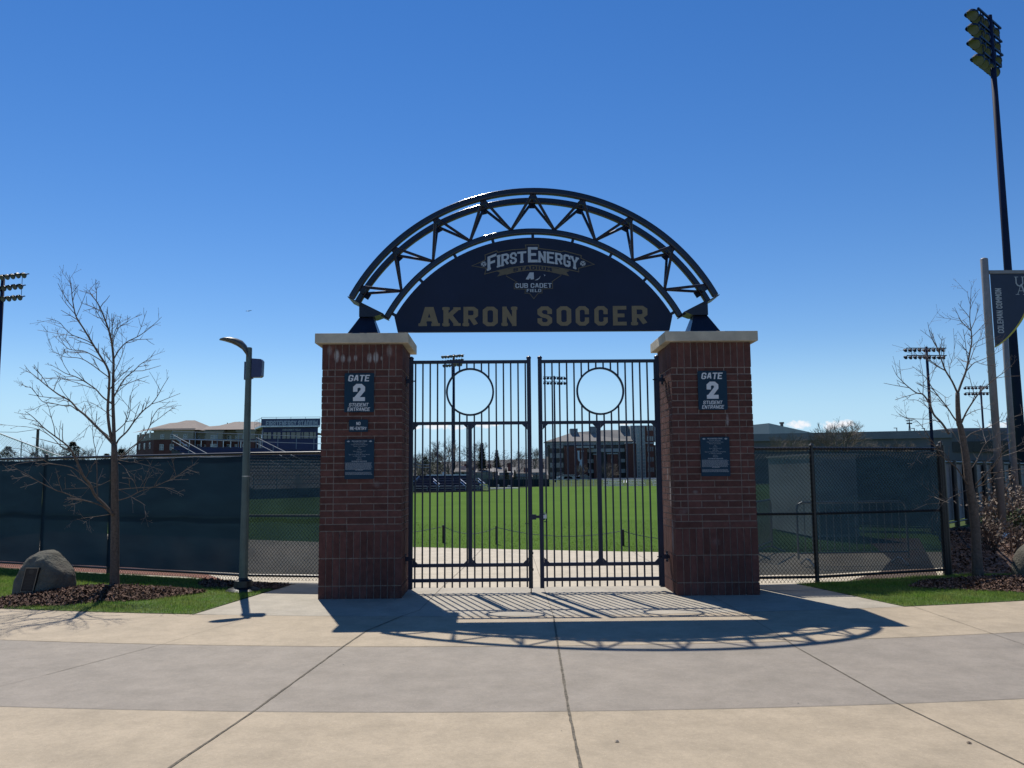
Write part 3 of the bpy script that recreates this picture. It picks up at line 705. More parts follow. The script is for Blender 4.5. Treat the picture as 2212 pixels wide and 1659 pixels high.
for i in range(N+1):
    x = lx(735)+(lx(1500)-lx(735))*i/N; z = 4.535-.062*(x/.39)**2; rb += [P3(x, z, 0), P3(x, z-.075, 0)]
mb.add(rb, [(2*i, 2*i+1, 2*i+3, 2*i+2) for i in range(N)])
for s in (-1, 1):
    mb.add([P3(s*a, z, -.0004) for a, z in ((.36, 4.50), (.515, 4.455), (.47, 4.43), (.51, 4.375), (.36, 4.415))], [(0, 1, 2, 3, 4)])
mb.build('gold_ribbon', M['golddk'], sg, recalc=False)
mb = MB(); word(mb, 'STADIUM', lx(838), lx(1368), 0, 1, front(-.0400), 1.3, 1.0, serif=True, warp=lambda x, z: (x, 4.473-.062*(x/.39)**2+.05*z)); mb.build('ribbon_lettering', M['panel'], sg, recalc=False)
mb = MB()
def outl(pts, t=.010): 
    for q in strip(pts, t, False): mb.add([P3(c[0], c[1], .0003) for c in q], [(0, 1, 2, 3)])
o1 = [(265,432),(430,365),(455,345),(448,285),(612,228),(622,250),(720,232),(830,215),(1020,205),(1008,150),(1192,150),(1190,200),(1400,225),(1500,245),(1545,235),(1780,298),(1775,335),(1958,420),(1740,472),(1742,520),(1560,480),(1400,455),(1112,428),(820,455),(640,495),(442,545),(468,465),(265,432)]
def lz(y): return 4.799-(y-180)*.001062
outl([(lx(x), lz(y)) for x, y in o1], .012)
outl([(lx(x), lz(y)) for x, y in ((735,568),(885,655),(850,672),(848,745),(1005,752),(995,805),(1060,808),(1117,880),(1180,805),(1232,803),(1232,750),(1378,742),(1378,655),(1372,650),(1500,565))], .009)
mb.build('gold_outline', M['golddk'], sg, recalc=False)

# ------------------------------------------------------------------ gates
def gate(x0, x1, picks, mid, ringx, hinge_side, label):
    cx = (x0+x1)/2; Y = .42
    t = thing('metal_gate', label, 'gate', (cx, Y, 0), group='swing gates between the pillars')
    L = lambda x: x-cx
    g = M['navygate']
    for k, x in enumerate((x0+.028, x1-.028)):
        mb = MB().box((L(x)-.028, -.028, .062), (L(x)+.028, .028, 3.215)); mb.lathe((L(x), 0, 3.213), (0,0,1), [(0,.034),(.008,.036),(.022,.030),(.034,.014),(.038,.002)], 12); mb.build('stile', g, t)
    for z, hh in ((3.168, .022), (2.312, .022), (.377, .023), (.176, .023)):
        MB().box((L(x0)+.0565, -.021, z-hh), (L(x1)-.0565, .021, z+hh)).build('rail', g, t)
    rz, rr = 2.748, .322
    mb = MB(); n = 56; vs = []
    for i in range(n):
        a = 2*pi*i/n
        for (dr, dy) in ((-.013, -.02), (.013, -.02), (.013, .02), (-.013, .02)): vs.append((L(ringx)+(rr+dr)*cos(a), dy, rz+(rr+dr)*sin(a)))
    mb.add(vs, [(4*i+k, 4*i+(k+1) % 4, 4*((i+1) % n)+(k+1) % 4, 4*((i+1) % n)+k) for i in range(n) for k in range(4)]); mb.build('ring', g, t)
    w = .0105
    for x in picks:
        MB().box((L(x)-w, -w, .078), (L(x)+w, w, 2.2895)).build('picket', g, t)
        dx = abs(x-ringx); mb = MB()
        if dx < rr-.01:
            q = sqrt(rr*rr-dx*dx); mb.box((L(x)-w, -w, 2.3345), (L(x)+w, w, rz-q)); mb.box((L(x)-w, -w, rz+q), (L(x)+w, w, 3.1455))
        else: mb.box((L(x)-w, -w, 2.3345), (L(x)+w, w, 3.1455))
        mb.build('upper_picket', g, t)
    MB().box((L(mid)-.027, -.027, .4005), (L(mid)+.027, .027, 2.2885)).build('middle_post', g, t)
    def gus(x, z, sx, sz, s=.075):
        mb = MB().prism([(L(x), z), (L(x)+sx*s, z), (L(x), z+sz*s)], (1,0,0), (0,0,1), (0,1,0), (0,-.030,0), .008); mb.tube([(L(x)+sx*s*.34, -.036, z+sz*s*.34), (L(x)+sx*s*.34, -.028, z+sz*s*.34)], .008, 6); mb.build('gusset', g, t)
    for z, sz in ((2.289, -1), (.401, 1)):
        gus(x0+.0575, z, 1, sz); gus(x1-.0575, z, -1, sz); gus(mid+.028, z, 1, sz, .06); gus(mid-.028, z, -1, sz, .06)
    hx = x0 if hinge_side < 0 else x1
    for z in (2.90, .47):
        mb = MB(); s = hinge_side
        mb.box((min(L(hx)+s*.001, L(hx)+s*.075), -.03, z-.022), (max(L(hx)+s*.001, L(hx)+s*.075), .03, z+.022))
        mb.box((L(hx)-.036 if s > 0 else L(hx)-.036+.0, -.040, z-.03), (L(hx)+.036, -.0285, z+.03))
        for k in (-1, 1): mb.tube([(L(hx)+s*.045, -.052, z+k*.036), (L(hx)+s*.045, .05, z+k*.036)], .012, 8)
        mb.tube([(L(hx)-s*.03, -.034, z), (L(hx)-s*.095, -.034, z)], .009, 6)
        mb.tube([(L(hx)+s*.045, 0, z-.07), (L(hx)+s*.045, 0, z+.07)], .016, 8)
        mb.build('hinge', g, t)
    return t, L
pL = [-1.655+.102*i for i in range(16)]; pR = [.146+.1024*i for i in range(16)]
tL, LL = gate(-1.742, -.048, pL, -.900, -.897, -1, 'left blue metal swing gate with round ring, carrying the drop rod')
tR, LR = gate(.050, 1.745, pR, .884, .918, 1, 'right blue metal swing gate with round ring, beside the right pillar')
mb = MB().tube([(LL(-.075), -.045, -.002+.01), (LL(-.075), -.045, .62)], .0075, 8); mb.box((LL(-.10), -.055, .30), (LL(-.04), -.029, .33)); mb.box((LL(-.10), -.055, .52), (LL(-.04), -.029, .55)); mb.build('drop_rod', M['black'], tL)
mb = MB().box((LL(-.085), -.046, .985), (LL(.005), -.030, 1.055)); mb.box((LL(-.04), -.040, 1.005), (LL(.075), -.032, 1.04)); mb.tube([(LL(-.15), -.034, .93), (LL(-.08), -.034, .93)], .006, 6); mb.build('latch_plate', M['navygate'], tL)
mb = MB().box((LR(.045), -.052, .98), (LR(.125), -.030, 1.065)); mb.tube([(LR(.11), -.04, .955), (LR(.155), -.04, .957)], .007, 6); mb.build('latch_keeper', M['navygate'], tR)
pk = MB(); pk.box((-.022, -.012, -.05), (.022, .012, 0)); pk.tube([(-.014, 0, -.002), (-.014, 0, .018), (-.006, 0, .029), (.006, 0, .029), (.014, 0, .018), (.014, 0, -.002)], .004, 6)
o = pk.build('padlock', M['galv']); o.location = (.125, .378, 1.05); tag(o, 'shiny padlock hanging on the latch where the two gates meet', 'padlock')

# ------------------------------------------------------------------ chain link fences
def clip(a, b, z0, z1, L):
    # segment in (s,z) clipped to [0,L]x[z0,z1]
    (s0, t0), (s1, t1) = a, b; ds, dt = s1-s0, t1-t0; u0, u1 = 0., 1.
    for p, q in ((-ds, s0), (ds, L-s0), (-dt, t0-z0), (dt, z1-t0)):
        if abs(p) < 1e-9:
            if q < 0: return None
        else:
            r = q/p
            if p < 0: u0 = max(u0, r)
            else: u1 = min(u1, r)
    return ((s0+u0*ds, t0+u0*dt), (s0+u1*ds, t0+u1*dt)) if u0 < u1 else None
def chainmesh(mb, p0, p1, z0, z1, d, r):
    p0 = Vector(p0); p1 = Vector(p1); L = (p1-p0).length; u = (p1-p0)/L; n = Vector((-u.y, u.x)); H = z1-z0
    sl = 1.15; k = -int(H/sl/d)-1
    while k*d < L:
        for sg_ in (1, -1):
            a = (k*d, z0) if sg_ > 0 else (k*d, z1+.0); b = (k*d+H/sl, z1 if sg_ > 0 else z0)
            c = clip(a, b, z0, z1, L)
            if c:
                (s0, t0), (s1, t1) = c; off = n*(.0025*sg_)
                A = p0+u*s0+off; B = p0+u*s1+off; mb.tube([(A.x, A.y, t0), (B.x, B.y, t1)], r, 3, cap=False)
        k += 1
def fence(pts, label, name='chain_link_fence', h=1.93, wire=.055, rad=.0033, posts=None, thick=(), scr_bot=.13, mid=True, nowire=(), scr='screen', dense=False, glint_strip=-1):
    t = thing(name, label, 'fence', (pts[0][0], pts[0][1], 0)); O = Vector((pts[0][0], pts[0][1], 0))
    loc = [Vector(p)-O.to_2d() for p in pts]
    for i, p in enumerate(loc):
        if posts and i not in posts: continue
        r = .055 if i in thick else .032
        mb = MB().tube([(p.x, p.y, -.02), (p.x, p.y, h+.035)], r, 12); mb.lathe((p.x, p.y, h+.033), (0,0,1), [(0, r*1.15), (.012, r*1.15), (.03, r*.7), (.038, .002)], 12); mb.build('post', M['black'], t)
    for i, (a, b) in enumerate(zip(loc[:-1], loc[1:])):
        u = (b-a).normalized(); n = Vector((-u.y, u.x)); a3 = lambda z, o=0., s=a: (s.x+n.x*o, s.y+n.y*o, z)
        for z, r in ((h, .022),)+(((1.0, .018),) if mid else ())+((.10, .020),):
            MB().tube([(a.x, a.y, z), (b.x, b.y, z)], r, 8).build('rail', M['black'], t)
        if i not in nowire:
            mb = MB(); chainmesh(mb, a-n*.028, b-n*.028, .025, h+.012, wire, rad); mb.build('wire_mesh', M['wire'], t, recalc=False)
        # windscreen fabric behind the mesh, slightly billowing
        mb = MB(); N = max(6, int((b-a).length/.18)); K = 10; vs = []; rnd = random.Random(i+int(abs(O.x)*10))
        p1_, p2_ = rnd.random()*6, rnd.random()*6
        for ii in range(N+1):
            s = ii/N; q = a+(b-a)*s
            for k in range(K+1):
                z = scr_bot+(h-.035-scr_bot)*k/K
                w = .040+.014*sin(s*9+p1_)*sin(k*.9+p2_)+.010*sin(s*N*1.1+k*1.3+p1_)*(.4+.6*sin(s*5+p2_)**2)
                vs.append((q.x+n.x*w, q.y+n.y*w, z-(.012*abs(sin(s*N*.5)) if k == K else 0)))
        mb.add(vs, [(ii*(K+1)+k, (ii+1)*(K+1)+k, (ii+1)*(K+1)+k+1, ii*(K+1)+k+1) for ii in range(N) for k in range(K)])
        if i == glint_strip:  # added pale strip standing in for the highlight below the top rail
            m2 = MB(); vv = []
            for ii in range(31):
                q = a+(b-a)*(.04+.94*ii/30); zz = h-.055-.004*sin(ii*.9); vv += [(q.x+n.x*.02, q.y+n.y*.02, zz), (q.x+n.x*.02, q.y+n.y*.02, zz+.024)]
            m2.add(vv, [(2*k, 2*k+2, 2*k+3, 2*k+1) for k in range(30)]); m2.build('glint_strip', M['glint_strip'], t, recalc=False)
        mb.build('windscreen', M[scr if (i or dense) else 'screen'], t, smooth=True, recalc=False)
    return t
fence([(-2.88, 1.62), (-4.40, 1.90), (-7.04, 3.12), (-8.54, 3.82), (-11.4, 5.1), (-14.0, 6.2)], 'long black chain link fence with dark blue windscreen left of the left pillar', posts=(0,1,2,3,4,5), thick=(), h=1.955, scr='screen_dense', glint_strip=1)
fR = fence([(2.95, .98), (4.06, 1.02), (6.32, 1.76)], 'short black chain link fence with blue windscreen right of the right pillar', thick=(), h=1.945)
o = MB().tube([(0,0,-.02),(0,0,2.0)], .065, 14); o = o.build('corner_post', M['black'], fR); o.location = (6.36-2.95, 1.80-.98, 0)
fence([(6.45, 1.95), (8.0, 4.9), (9.7, 8.4), (11.3, 11.7)], 'chain link fence seen nearly edge on, running back from the right fence corner', h=2.0, wire=.09)
# black picket-post fence with pale privacy fabric further back at the right
bf = thing('privacy_fence', 'black post fence with pale grey fabric panels behind the dry shrubs at the right', 'fence', (11.4, 11.9, 0))
A = Vector((11.4, 11.9)); B = Vector((30, 33)); L = (B-A).length; u = (B-A)/L; ang = atan2(u.y, u.x)
fab = mat('pale_fabric', (.30, .30, .29), .9, 0, 0, 3, 0, col2=(.20, .21, .21))
for k in range(16):
    d = k*1.15*(1+.02*k); q = u*d
    if d > L: break
    MB().tube([(q.x, q.y, -.05), (q.x, q.y, 1.92)], .075, 10).build('post', M['black'], bf)
mb = MB()
N = 60
vs = []
for i in range(N+1):
    q = u*(L*i/N); n = Vector((-u.y, u.x)); w = .10+.03*sin(i*1.7)
    vs += [(q.x+n.x*w, q.y+n.y*w, .15), (q.x+n.x*w, q.y+n.y*w, 1.80)]
mb.add(vs, [(2*i, 2*i+2, 2*i+3, 2*i+1) for i in range(N)]); mb.build('fabric_panel', fab, bf, recalc=False)
for z in (1.86, .12): q = u*L; MB().tube([(0,0,z), (q.x,q.y,z)], .03, 8).build('rail', M['black'], bf)

# ------------------------------------------------------------------ boulder with plaque
def boulder():
    sil = [(230,1190,1180),(280,1240,1060),(262,1100,1190),(285,960,1205),(320,850,1222),(360,740,1222),(395,660,1205),(440,570,1120),(500,470,1040),(570,400,975),(640,345,930),(700,320,890),(760,306,840)]
    sil = [(1240,262,1010),(1190,222,1130),(1100,250,1190),(960,285,1205),(850,320,1220),(740,360,1224),(660,398,1205),(570,440,1118),(470,500,1035),(400,570,972),(345,640,925),(322,690,880),(306,745,850),(298,785,815)]
    c = Vector((-6.74, .42, 0)); mb = MB(); n = 44; rows = []
    for (y, l, r) in sil:
        Pl = at(l/4.424/1.8228, (2100+y/4.424)/1.8228, .35); Pr = at(r/4.424/1.8228, (2100+y/4.424)/1.8228, .35); rows.append((Pl.z, Pl.x, Pr.x))
    zmax = rows[-1][0]; vs = []
    rows[0] = (-.05, rows[0][1], rows[0][2])
    for (z, xl, xr) in rows:
        f = max(0, min(1, z/zmax)); hw = (xr-xl)/2; dep = .36*sqrt(max(.02, 1-f*f*.93)); yc = .42+.13*f
        for k in range(n):
            a = 2*pi*k/n; ca, sa = cos(a), sin(a)
            X = (xl+xr)/2+hw*math.copysign(abs(ca)**.8, ca); df = .34*sqrt(max(.02, 1-f**5)) if sa < 0 else .30*sqrt(max(.03, 1-f*f*.95))
            Yy = .44+df*math.copysign(abs(sa)**(.38 if sa < 0 else .9), sa)
            g = .008*sin(3*a+z*9)+.006*sin(7*a-z*17)
            vs.append((X-c.x+g*ca, Yy-c.y+g*sa, z))
    m_ = len(rows)
    fs = [(i*n+k, i*n+(k+1) % n, (i+1)*n+(k+1) % n, (i+1)*n+k) for i in range(m_-1) for k in range(n)]+[tuple((m_-1)*n+k for k in range(n))]
    mb.add(vs, fs); t = mb.build('boulder', M['rock'], smooth=True); t.location = c
    tag(t, 'grey boulder with dark bronze plaque standing on mulch at the left edge', 'boulder')
    s = t.modifiers.new('sub', 'SUBSURF'); s.levels = 2; s.render_levels = 2
    tx = bpy.data.textures.new('rock', 'CLOUDS'); tx.noise_scale = .13; tx.noise_depth = 4; d = t.modifiers.new('disp', 'DISPLACE'); d.texture = tx; d.strength = .035; d.mid_level = .5
    # plaque, tilted with the leaning face
    q = [at(x/4.424/1.8228, (2100+y/4.424)/1.8228, yy) for x, y, yy in ((478,598,.130),(704,598,.112),(602,1025,.098),(372,1022,.116))]
    u = (q[1]-q[0]); v = (q[3]-q[0]); n_ = u.cross(v).normalized(); n_ = -n_ if n_.y > 0 else n_
    P = lambda a, b, o: tuple(q[0]+u*a+v*b+n_*(o+.022)-c)
    def slab(a0, a1, b0, b1, o0, o1): return ([P(a0,b0,o0),P(a1,b0,o0),P(a1,b1,o0),P(a0,b1,o0),P(a0,b0,o1),P(a1,b0,o1),P(a1,b1,o1),P(a0,b1,o1)], [(0,3,2,1),(4,5,6,7),(0,1,5,4),(1,2,6,5),(2,3,7,6),(3,0,4,7)])
    mp = MB(); mp.add(*slab(0, 1, 0, 1, -.08, .006)); pl = mp.build('plaque', M['bronze'], t)
    mf = MB()
    for a0, a1, b0, b1 in ((0,.05,0,1),(.95,1,0,1),(.05,.95,0,.03),(.05,.95,.97,1)): mf.add(*slab(a0, a1, b0, b1, .0062, .012))
    mf.build('rim', M['bronzerim'], pl)
    mf = MB(); mf.add([P(.5+.2*cos(2*pi*k/16), .16+.10*sin(2*pi*k/16), .009) for k in range(16)], [tuple(range(16))])
    for k in range(9):
        wv = .3+.08*((k*7) % 3-1); mf.add(*slab(.5-wv, .5+wv, .36+k*.06, .36+k*.06+.018, .0062, .009))
    mf.build('relief', mat('bronze_relief', (.05, .042, .036), .5, .5), pl)
boulder()
mb = MB(); n = 20; r = random.Random(9); vs = []
for i, (z, f) in enumerate(((-.05, 1.0), (.12, 1.08), (.28, 1.0), (.42, .78), (.50, .42), (.52, .05))):
    for k in range(n): a = 2*pi*k/n; vs.append((.36*f*cos(a)*(1+.06*sin(3*a+i)), .30*f*sin(a)*(1+.05*sin(2*a)), z+.015*sin(3*a)))
mb.add(vs, [(i*n+k, i*n+(k+1) % n, (i+1)*n+(k+1) % n, (i+1)*n+k) for i in range(5) for k in range(n)])
o = mb.build('boulder', M['rock'], smooth=True); o.location = (7.62, 1.55, 0); s = o.modifiers.new('sub', 'SUBSURF'); s.levels = 1; s.render_levels = 2
tag(o, 'rounded grey boulder cut off by the right edge beside the right young tree', 'boulder')

# ------------------------------------------------------------------ lamp post
lp = thing('lamp_post', 'slim grey green lamp post with flat curved head left of the left pillar', 'lamp post', (-4.08, .76, 0))
O = Vector((-4.08, .76, 0))
MB().lathe((0,0,.10), (0,0,1), [(0,.062),(.5,.058),(1.6,.052),(2.5,.046),(3.335,.041),(3.345,.034)], 20).build('post', M['lamppost'], lp, smooth=False)
MB().lathe((0,0,0), (0,0,1), [(0,.235),(.03,.235),(.05,.20),(.075,.125),(.16,.12),(.175,.07),(.20,.062)], 28).build('base', M['black'], lp)
mb = MB()   # head: flat tapering blade sweeping left and toward the viewer
hp = [(.0,3.33,.050,.075),(-.04,3.41,.060,.072),(-.09,3.475,.085,.064),(-.16,3.515,.12,.055),(-.235,3.540,.13,.044),(-.315,3.550,.11,.030),(-.37,3.548,.07,.014),(-.392,3.545,.02,.009)]
vs = []; n = 12
for (x, z, hw, hh) in hp:
    for k in range(n): a = 2*pi*k/n; vs.append((x, hw*cos(a)+x*.25, z+hh*sin(a)))
mb.add(vs, [(i*n+k, i*n+(k+1) % n, (i+1)*n+(k+1) % n, (i+1)*n+k) for i in range(len(hp)-1) for k in range(n)]+[tuple(range(n)), tuple((len(hp)-1)*n+k for k in range(n))])
mb.build('lamp_head', M['lamphead'], lp, smooth=True)
for z in (2.98, 2.60, 1.60, .62): MB().lathe((0,0,z), (0,0,1), [(0,.054 if z < 2 else .047),(.012,.055 if z < 2 else .048)], 16).build('strap', M['galv' if z in (1.6,.62) else 'lamppost'], lp)
mb = MB().prism([(.00,-.135),(.12,-.135),(.145,-.115),(.15,.10),(.13,.125),(.00,.135)], (1,0,0), (0,0,1), (0,1,0), (.045,-.02,3.15), .12)
mb.box((-.075, .03, 2.985), (-.046, .10, 3.245)); mb.box((-.046, .052, 3.0), (.045, .09, 3.23)); mb.build('control_box', M['bluebox'], lp)

# ------------------------------------------------------------------ young bare trees
def young_tree(base, conv, trunk, limbs, label, seed, ntw=.95, up=.5, tk=.70):
    rnd = random.Random(seed); X0, Y0 = base
    t = thing('young_tree', label, 'tree', (X0, Y0, 0), group='bare young trees by the walkway')
    O = Vector((X0, Y0, 0))
    def W(p, dy): return at(*conv(*p), Y0+dy)-O
    tm = MB(); pts = [W(p[:2], 0) for p in trunk]; pts[0].z = -.03
    tm.tube(smooth_path(pts, 3), resample([p[2] for p in trunk], 3), 12); tm.build('trunk', M['bark'], t, smooth=True)
    bm_ = MB(); tw = MB(); bud = MB()
    def bud_at(p, d):
        bud.tube([p, p+d*.012], [.0034, .0012], 4)
    def twig(p, d, L, r, lev):
        n = 3; q = [p]; dd = d.copy()
        for i in range(n):
            dd = (dd+Vector((rnd.gauss(0,.10), rnd.gauss(0,.10), .07*up+rnd.gauss(0,.08)))).normalized(); q.append(q[-1]+dd*L/n)
        (tw if r < .006 else bm_).tube(q, [r, r*.85, r*.7, r*.55], 4 if r < .006 else 5, cap=False)
        if lev > 0:
            k = 1+int(L*8*rnd.random()); s = rnd.choice((-1, 1)); 
            for j in range(k):
                f = .25+.7*(j+rnd.random()*.6)/k; i = min(n-1, int(f*n)); a = q[i]+(q[i+1]-q[i])*(f*n-i)
                ax = dd.cross(Vector((rnd.gauss(0,1), rnd.gauss(0,1), rnd.gauss(0,1)))).normalized()
                nd = (dd*cos(.75)+ax*sin(.75)).normalized(); twig(a, nd, L*(.25+.35*rnd.random())*(1.1-f*.5), r*.68, lev-1)
                if rnd.random() < .2: twig(a, (dd*cos(.75)-ax*sin(.75)).normalized(), L*.3*rnd.random()+.03, r*.6, lev-1)
        bud_at(q[-1], dd)
    for (pl, ra, rb, dy0, dy1, dens) in limbs:
        m = len(pl); pts = [W(p, dy0+(dy1-dy0)*(i/(m-1))) for i, p in enumerate(pl)]
        sp_ = smooth_path(pts, 4); k = len(sp_); rs = [ra+(rb-ra)*(i/(k-1)) for i in range(k)]
        rs = [q*tk for q in rs]; bm_.tube(sp_, rs, 7, cap=True)
        tot = sum((b-a).length for a, b in zip(sp_[:-1], sp_[1:])); N = int(tot*dens*ntw*.78)
        for j in range(N):
            f = .18+.80*(j+rnd.random())/N; i = min(k-2, int(f*(k-1))); a = sp_[i]+(sp_[i+1]-sp_[i])*(f*(k-1)-i); d = (sp_[min(i+2, k-1)]-sp_[max(i-1, 0)]).normalized()
            ax = d.cross(Vector((rnd.gauss(0,1), rnd.gauss(0,1), rnd.gauss(0,1)))).normalized(); an = .55+.35*rnd.random()
            nd = (d*cos(an)+ax*sin(an)+Vector((0,0,.12*up))).normalized()
            twig(a, nd, (.12+.44*rnd.random())*(1.15-f*.55), max(.0028, min(.0062, (ra+(rb-ra)*f)*.55)), 2 if rnd.random() < .7 else 1)
        bud_at(sp_[-1], (sp_[-1]-sp_[-2]).normalized())
    bm_.build('branches', M['bark'], t, smooth=True); tw.build('twigs', M['twig'], t, recalc=False); bud.build('buds', M['twig'], t, recalc=False)
    return t
def smooth_path(P, k):
    out = []; n = len(P)
    for i in range(n-1):
        p0, p1, p2, p3 = P[max(i-1, 0)], P[i], P[i+1], P[min(i+2, n-1)]
        for j in range(k):
            t = j/k; out.append(.5*((2*p1)+(p2-p0)*t+(2*p0-5*p1+4*p2-p3)*t*t+(3*p1-p0-3*p2+p3)*t*t*t))
    out.append(P[-1]); return out
def resample(r, k):
    out = []
    for i in range(len(r)-1): out += [r[i]+(r[i+1]-r[i])*j/k for j in range(k)]
    return out+[r[-1]]
c4 = lambda x, y: (x/1.7015/1.8228, (1000+y/1.7015)/1.8228)
def L5(*p): return [(x, y+1191) for x, y in p]
young_tree((-5.78, .75), c4,
 [(770,2275,.074),(768,2150,.062),(770,1800,.054),(768,1480,.047),(765,1270,.038)],
 [([(765,1290),(762,1150),(757,1000),(758,850),(760,700),(742,560),(700,430),(655,330),(612,275),(600,245)], .040, .004, 0, .25, 9),
  ([(760,1290),(735,1180),(722,1050),(730,900),(726,780),(650,650),(560,500),(510,420),(485,300),(478,220),(465,145)], .034, .0035, .03, -.3, 9),
  ([(510,420),(545,340),(582,245)], .008, .003, -.2, -.3, 7), ([(500,400),(440,330),(403,278)], .008, .003, -.2, -.1, 7),
  ([(765,1280),(700,1210),(640,1150),(570,1080),(520,1040),(470,985),(390,940),(310,880),(250,830),(200,790),(165,745)], .030, .004, 0, .5, 8),
  ([(760,1751),(700,1680),(640,1621),(600,1540),(560,1491),(520,1400),(480,1321),(440,1275),(380,1230),(300,1170),(250,1120),(205,1080),(170,1055)], .032, .004, -.05, -.7, 8),
  ([(760,1010),(690,960),(640,905),(560,850),(500,820),(440,800),(390,770),(340,742)], .016, .0035, 0, -.35, 10),
  ([(765,1330),(790,1250),(850,1190),(900,1120),(960,1050),(1010,1010),(1050,960),(1090,890),(1130,825)], .020, .004, 0, .45, 9),
  ([(790,1370),(850,1320),(950,1240),(1000,1160),(1020,1100),(1060,1040),(1100,1020),(1135,988)], .014, .0035, .05, .5, 9),
  ([(762,960),(800,890),(840,830),(900,780),(940,740),(1000,700),(1040,650)], .015, .0035, 0, -.3, 10),
  ([(765,700),(800,640),(850,590),(910,560),(960,530),(1010,490),(1050,455),(1080,425)], .014, .0035, .05, .35, 10),
  ([(640,630),(600,590),(530,560),(480,540),(435,500),(400,460),(355,440),(315,430)], .011, .003, -.1, -.5, 9),
  ([(700,730),(640,690),(560,650),(470,640),(430,610),(400,585),(355,540)], .012, .003, 0, .4, 9),
  ([(735,830),(680,790),(620,745),(540,700),(440,690),(390,670),(340,650)], .012, .003, 0, -.5, 9),
  ([(757,620),(765,560),(800,490),(835,470),(865,445)], .010, .003, 0, .2, 9), ([(745,600),(770,520),(800,450),(812,405)], .009, .003, .05, -.2, 9),
  ([(730,520),(735,450),(715,372)], .008, .003, .05, .2, 8), ([(708,455),(680,430),(650,425),(640,385)], .007, .003, 0, .1, 9),
  ([(520,1050),(470,1015),(420,1015),(350,1000),(280,985),(215,900),(170,890),(140,855)], .012, .003, .2, .7, 9),
  ([(480,1321),(420,1300),(350,1230),(270,1180),(190,1160),(148,1155)], .010, .003, -.4, -.9, 8),
  ([(600,1540),(560,1490),(480,1430),(330,1401),(280,1370),(230,1351),(150,1310),(80,1301)], .010, .003, -.2, -1.0, 6),
  ([(765,1761),(700,1700),(640,1671),(560,1650),(480,1621),(430,1600),(370,1581),(280,1536),(235,1510),(190,1481),(130,1450),(75,1421)], .014, .003, 0, -1.1, 7),
  ([(560,1650),(500,1675),(440,1690)], .006, .003, -.4, -.6, 6),
  ([(775,1655),(860,1631),(940,1590),(1030,1561),(1100,1530),(1180,1491),(1225,1460),(1260,1431)], .009, .003, 0, -.9, 6),
  ([(795,1580),(860,1572),(940,1566),(1030,1563),(1100,1566),(1165,1571)], .008, .003, 0, -.6, 6),
  ([(795,1578),(850,1605),(900,1640),(940,1662),(972,1683)], .007, .003, 0, -.6, 5),
  ([(1030,1561),(1060,1510),(1097,1462)], .005, .003, -.6, -.7, 4),
  ([(795,1400),(830,1425),(870,1490),(895,1521)], .007, .003, 0, -.5, 7), ([(795,1380),(880,1395),(960,1380)], .006, .003, 0, -.5, 6),
  ([(655,1655),(650,1550),(650,1441),(640,1320),(625,1241),(618,1120),(610,1031)], .012, .003, -.35, -.3, 7),
  ([(770,1740),(640,1760),(560,1770),(475,1790)], .008, .003, 0, -.6, 6), ([(770,1500),(640,1560),(520,1570),(430,1575)], .007, .003, 0, -.5, 9),
  ([(765,1200),(840,1130),(870,1050),(880,930),(930,880)], .012, .003, .05, .7, 9), ([(760,1400),(880,1310),(990,1200)], .010, .003, 0, .5, 6),
  ([(760,1100),(700,1050),(620,1000),(560,985)], .009, .003, 0, .6, 10), ([(745,900),(790,860),(850,800)], .008, .003, 0, .6, 9),
  ([(760,1250),(690,1190),(600,1150),(560,1230)], .008, .003, -.1, -.8, 8), ([(762,800),(800,720),(830,640),(850,560)], .009, .003, 0, -.5, 9),
 ], 'bare young tree on the left growing from the mulch bed next to the boulder', 11)
c7 = lambda x, y: ((3400+x/2.0743)/1.8228, (900+y/2.0743)/1.8228)
def L6(*p): return [((x/1.8436-500)*2.0743, (y/1.8436+700)*2.0743) for x, y in p]
tr = [(1752,1240,.085),(1742,1050,.070),(1735,900,.066),(1715,700,.066),(1690,580,.060),(1672,420,.056),(1655,300,.050),(1626,150,.044)]
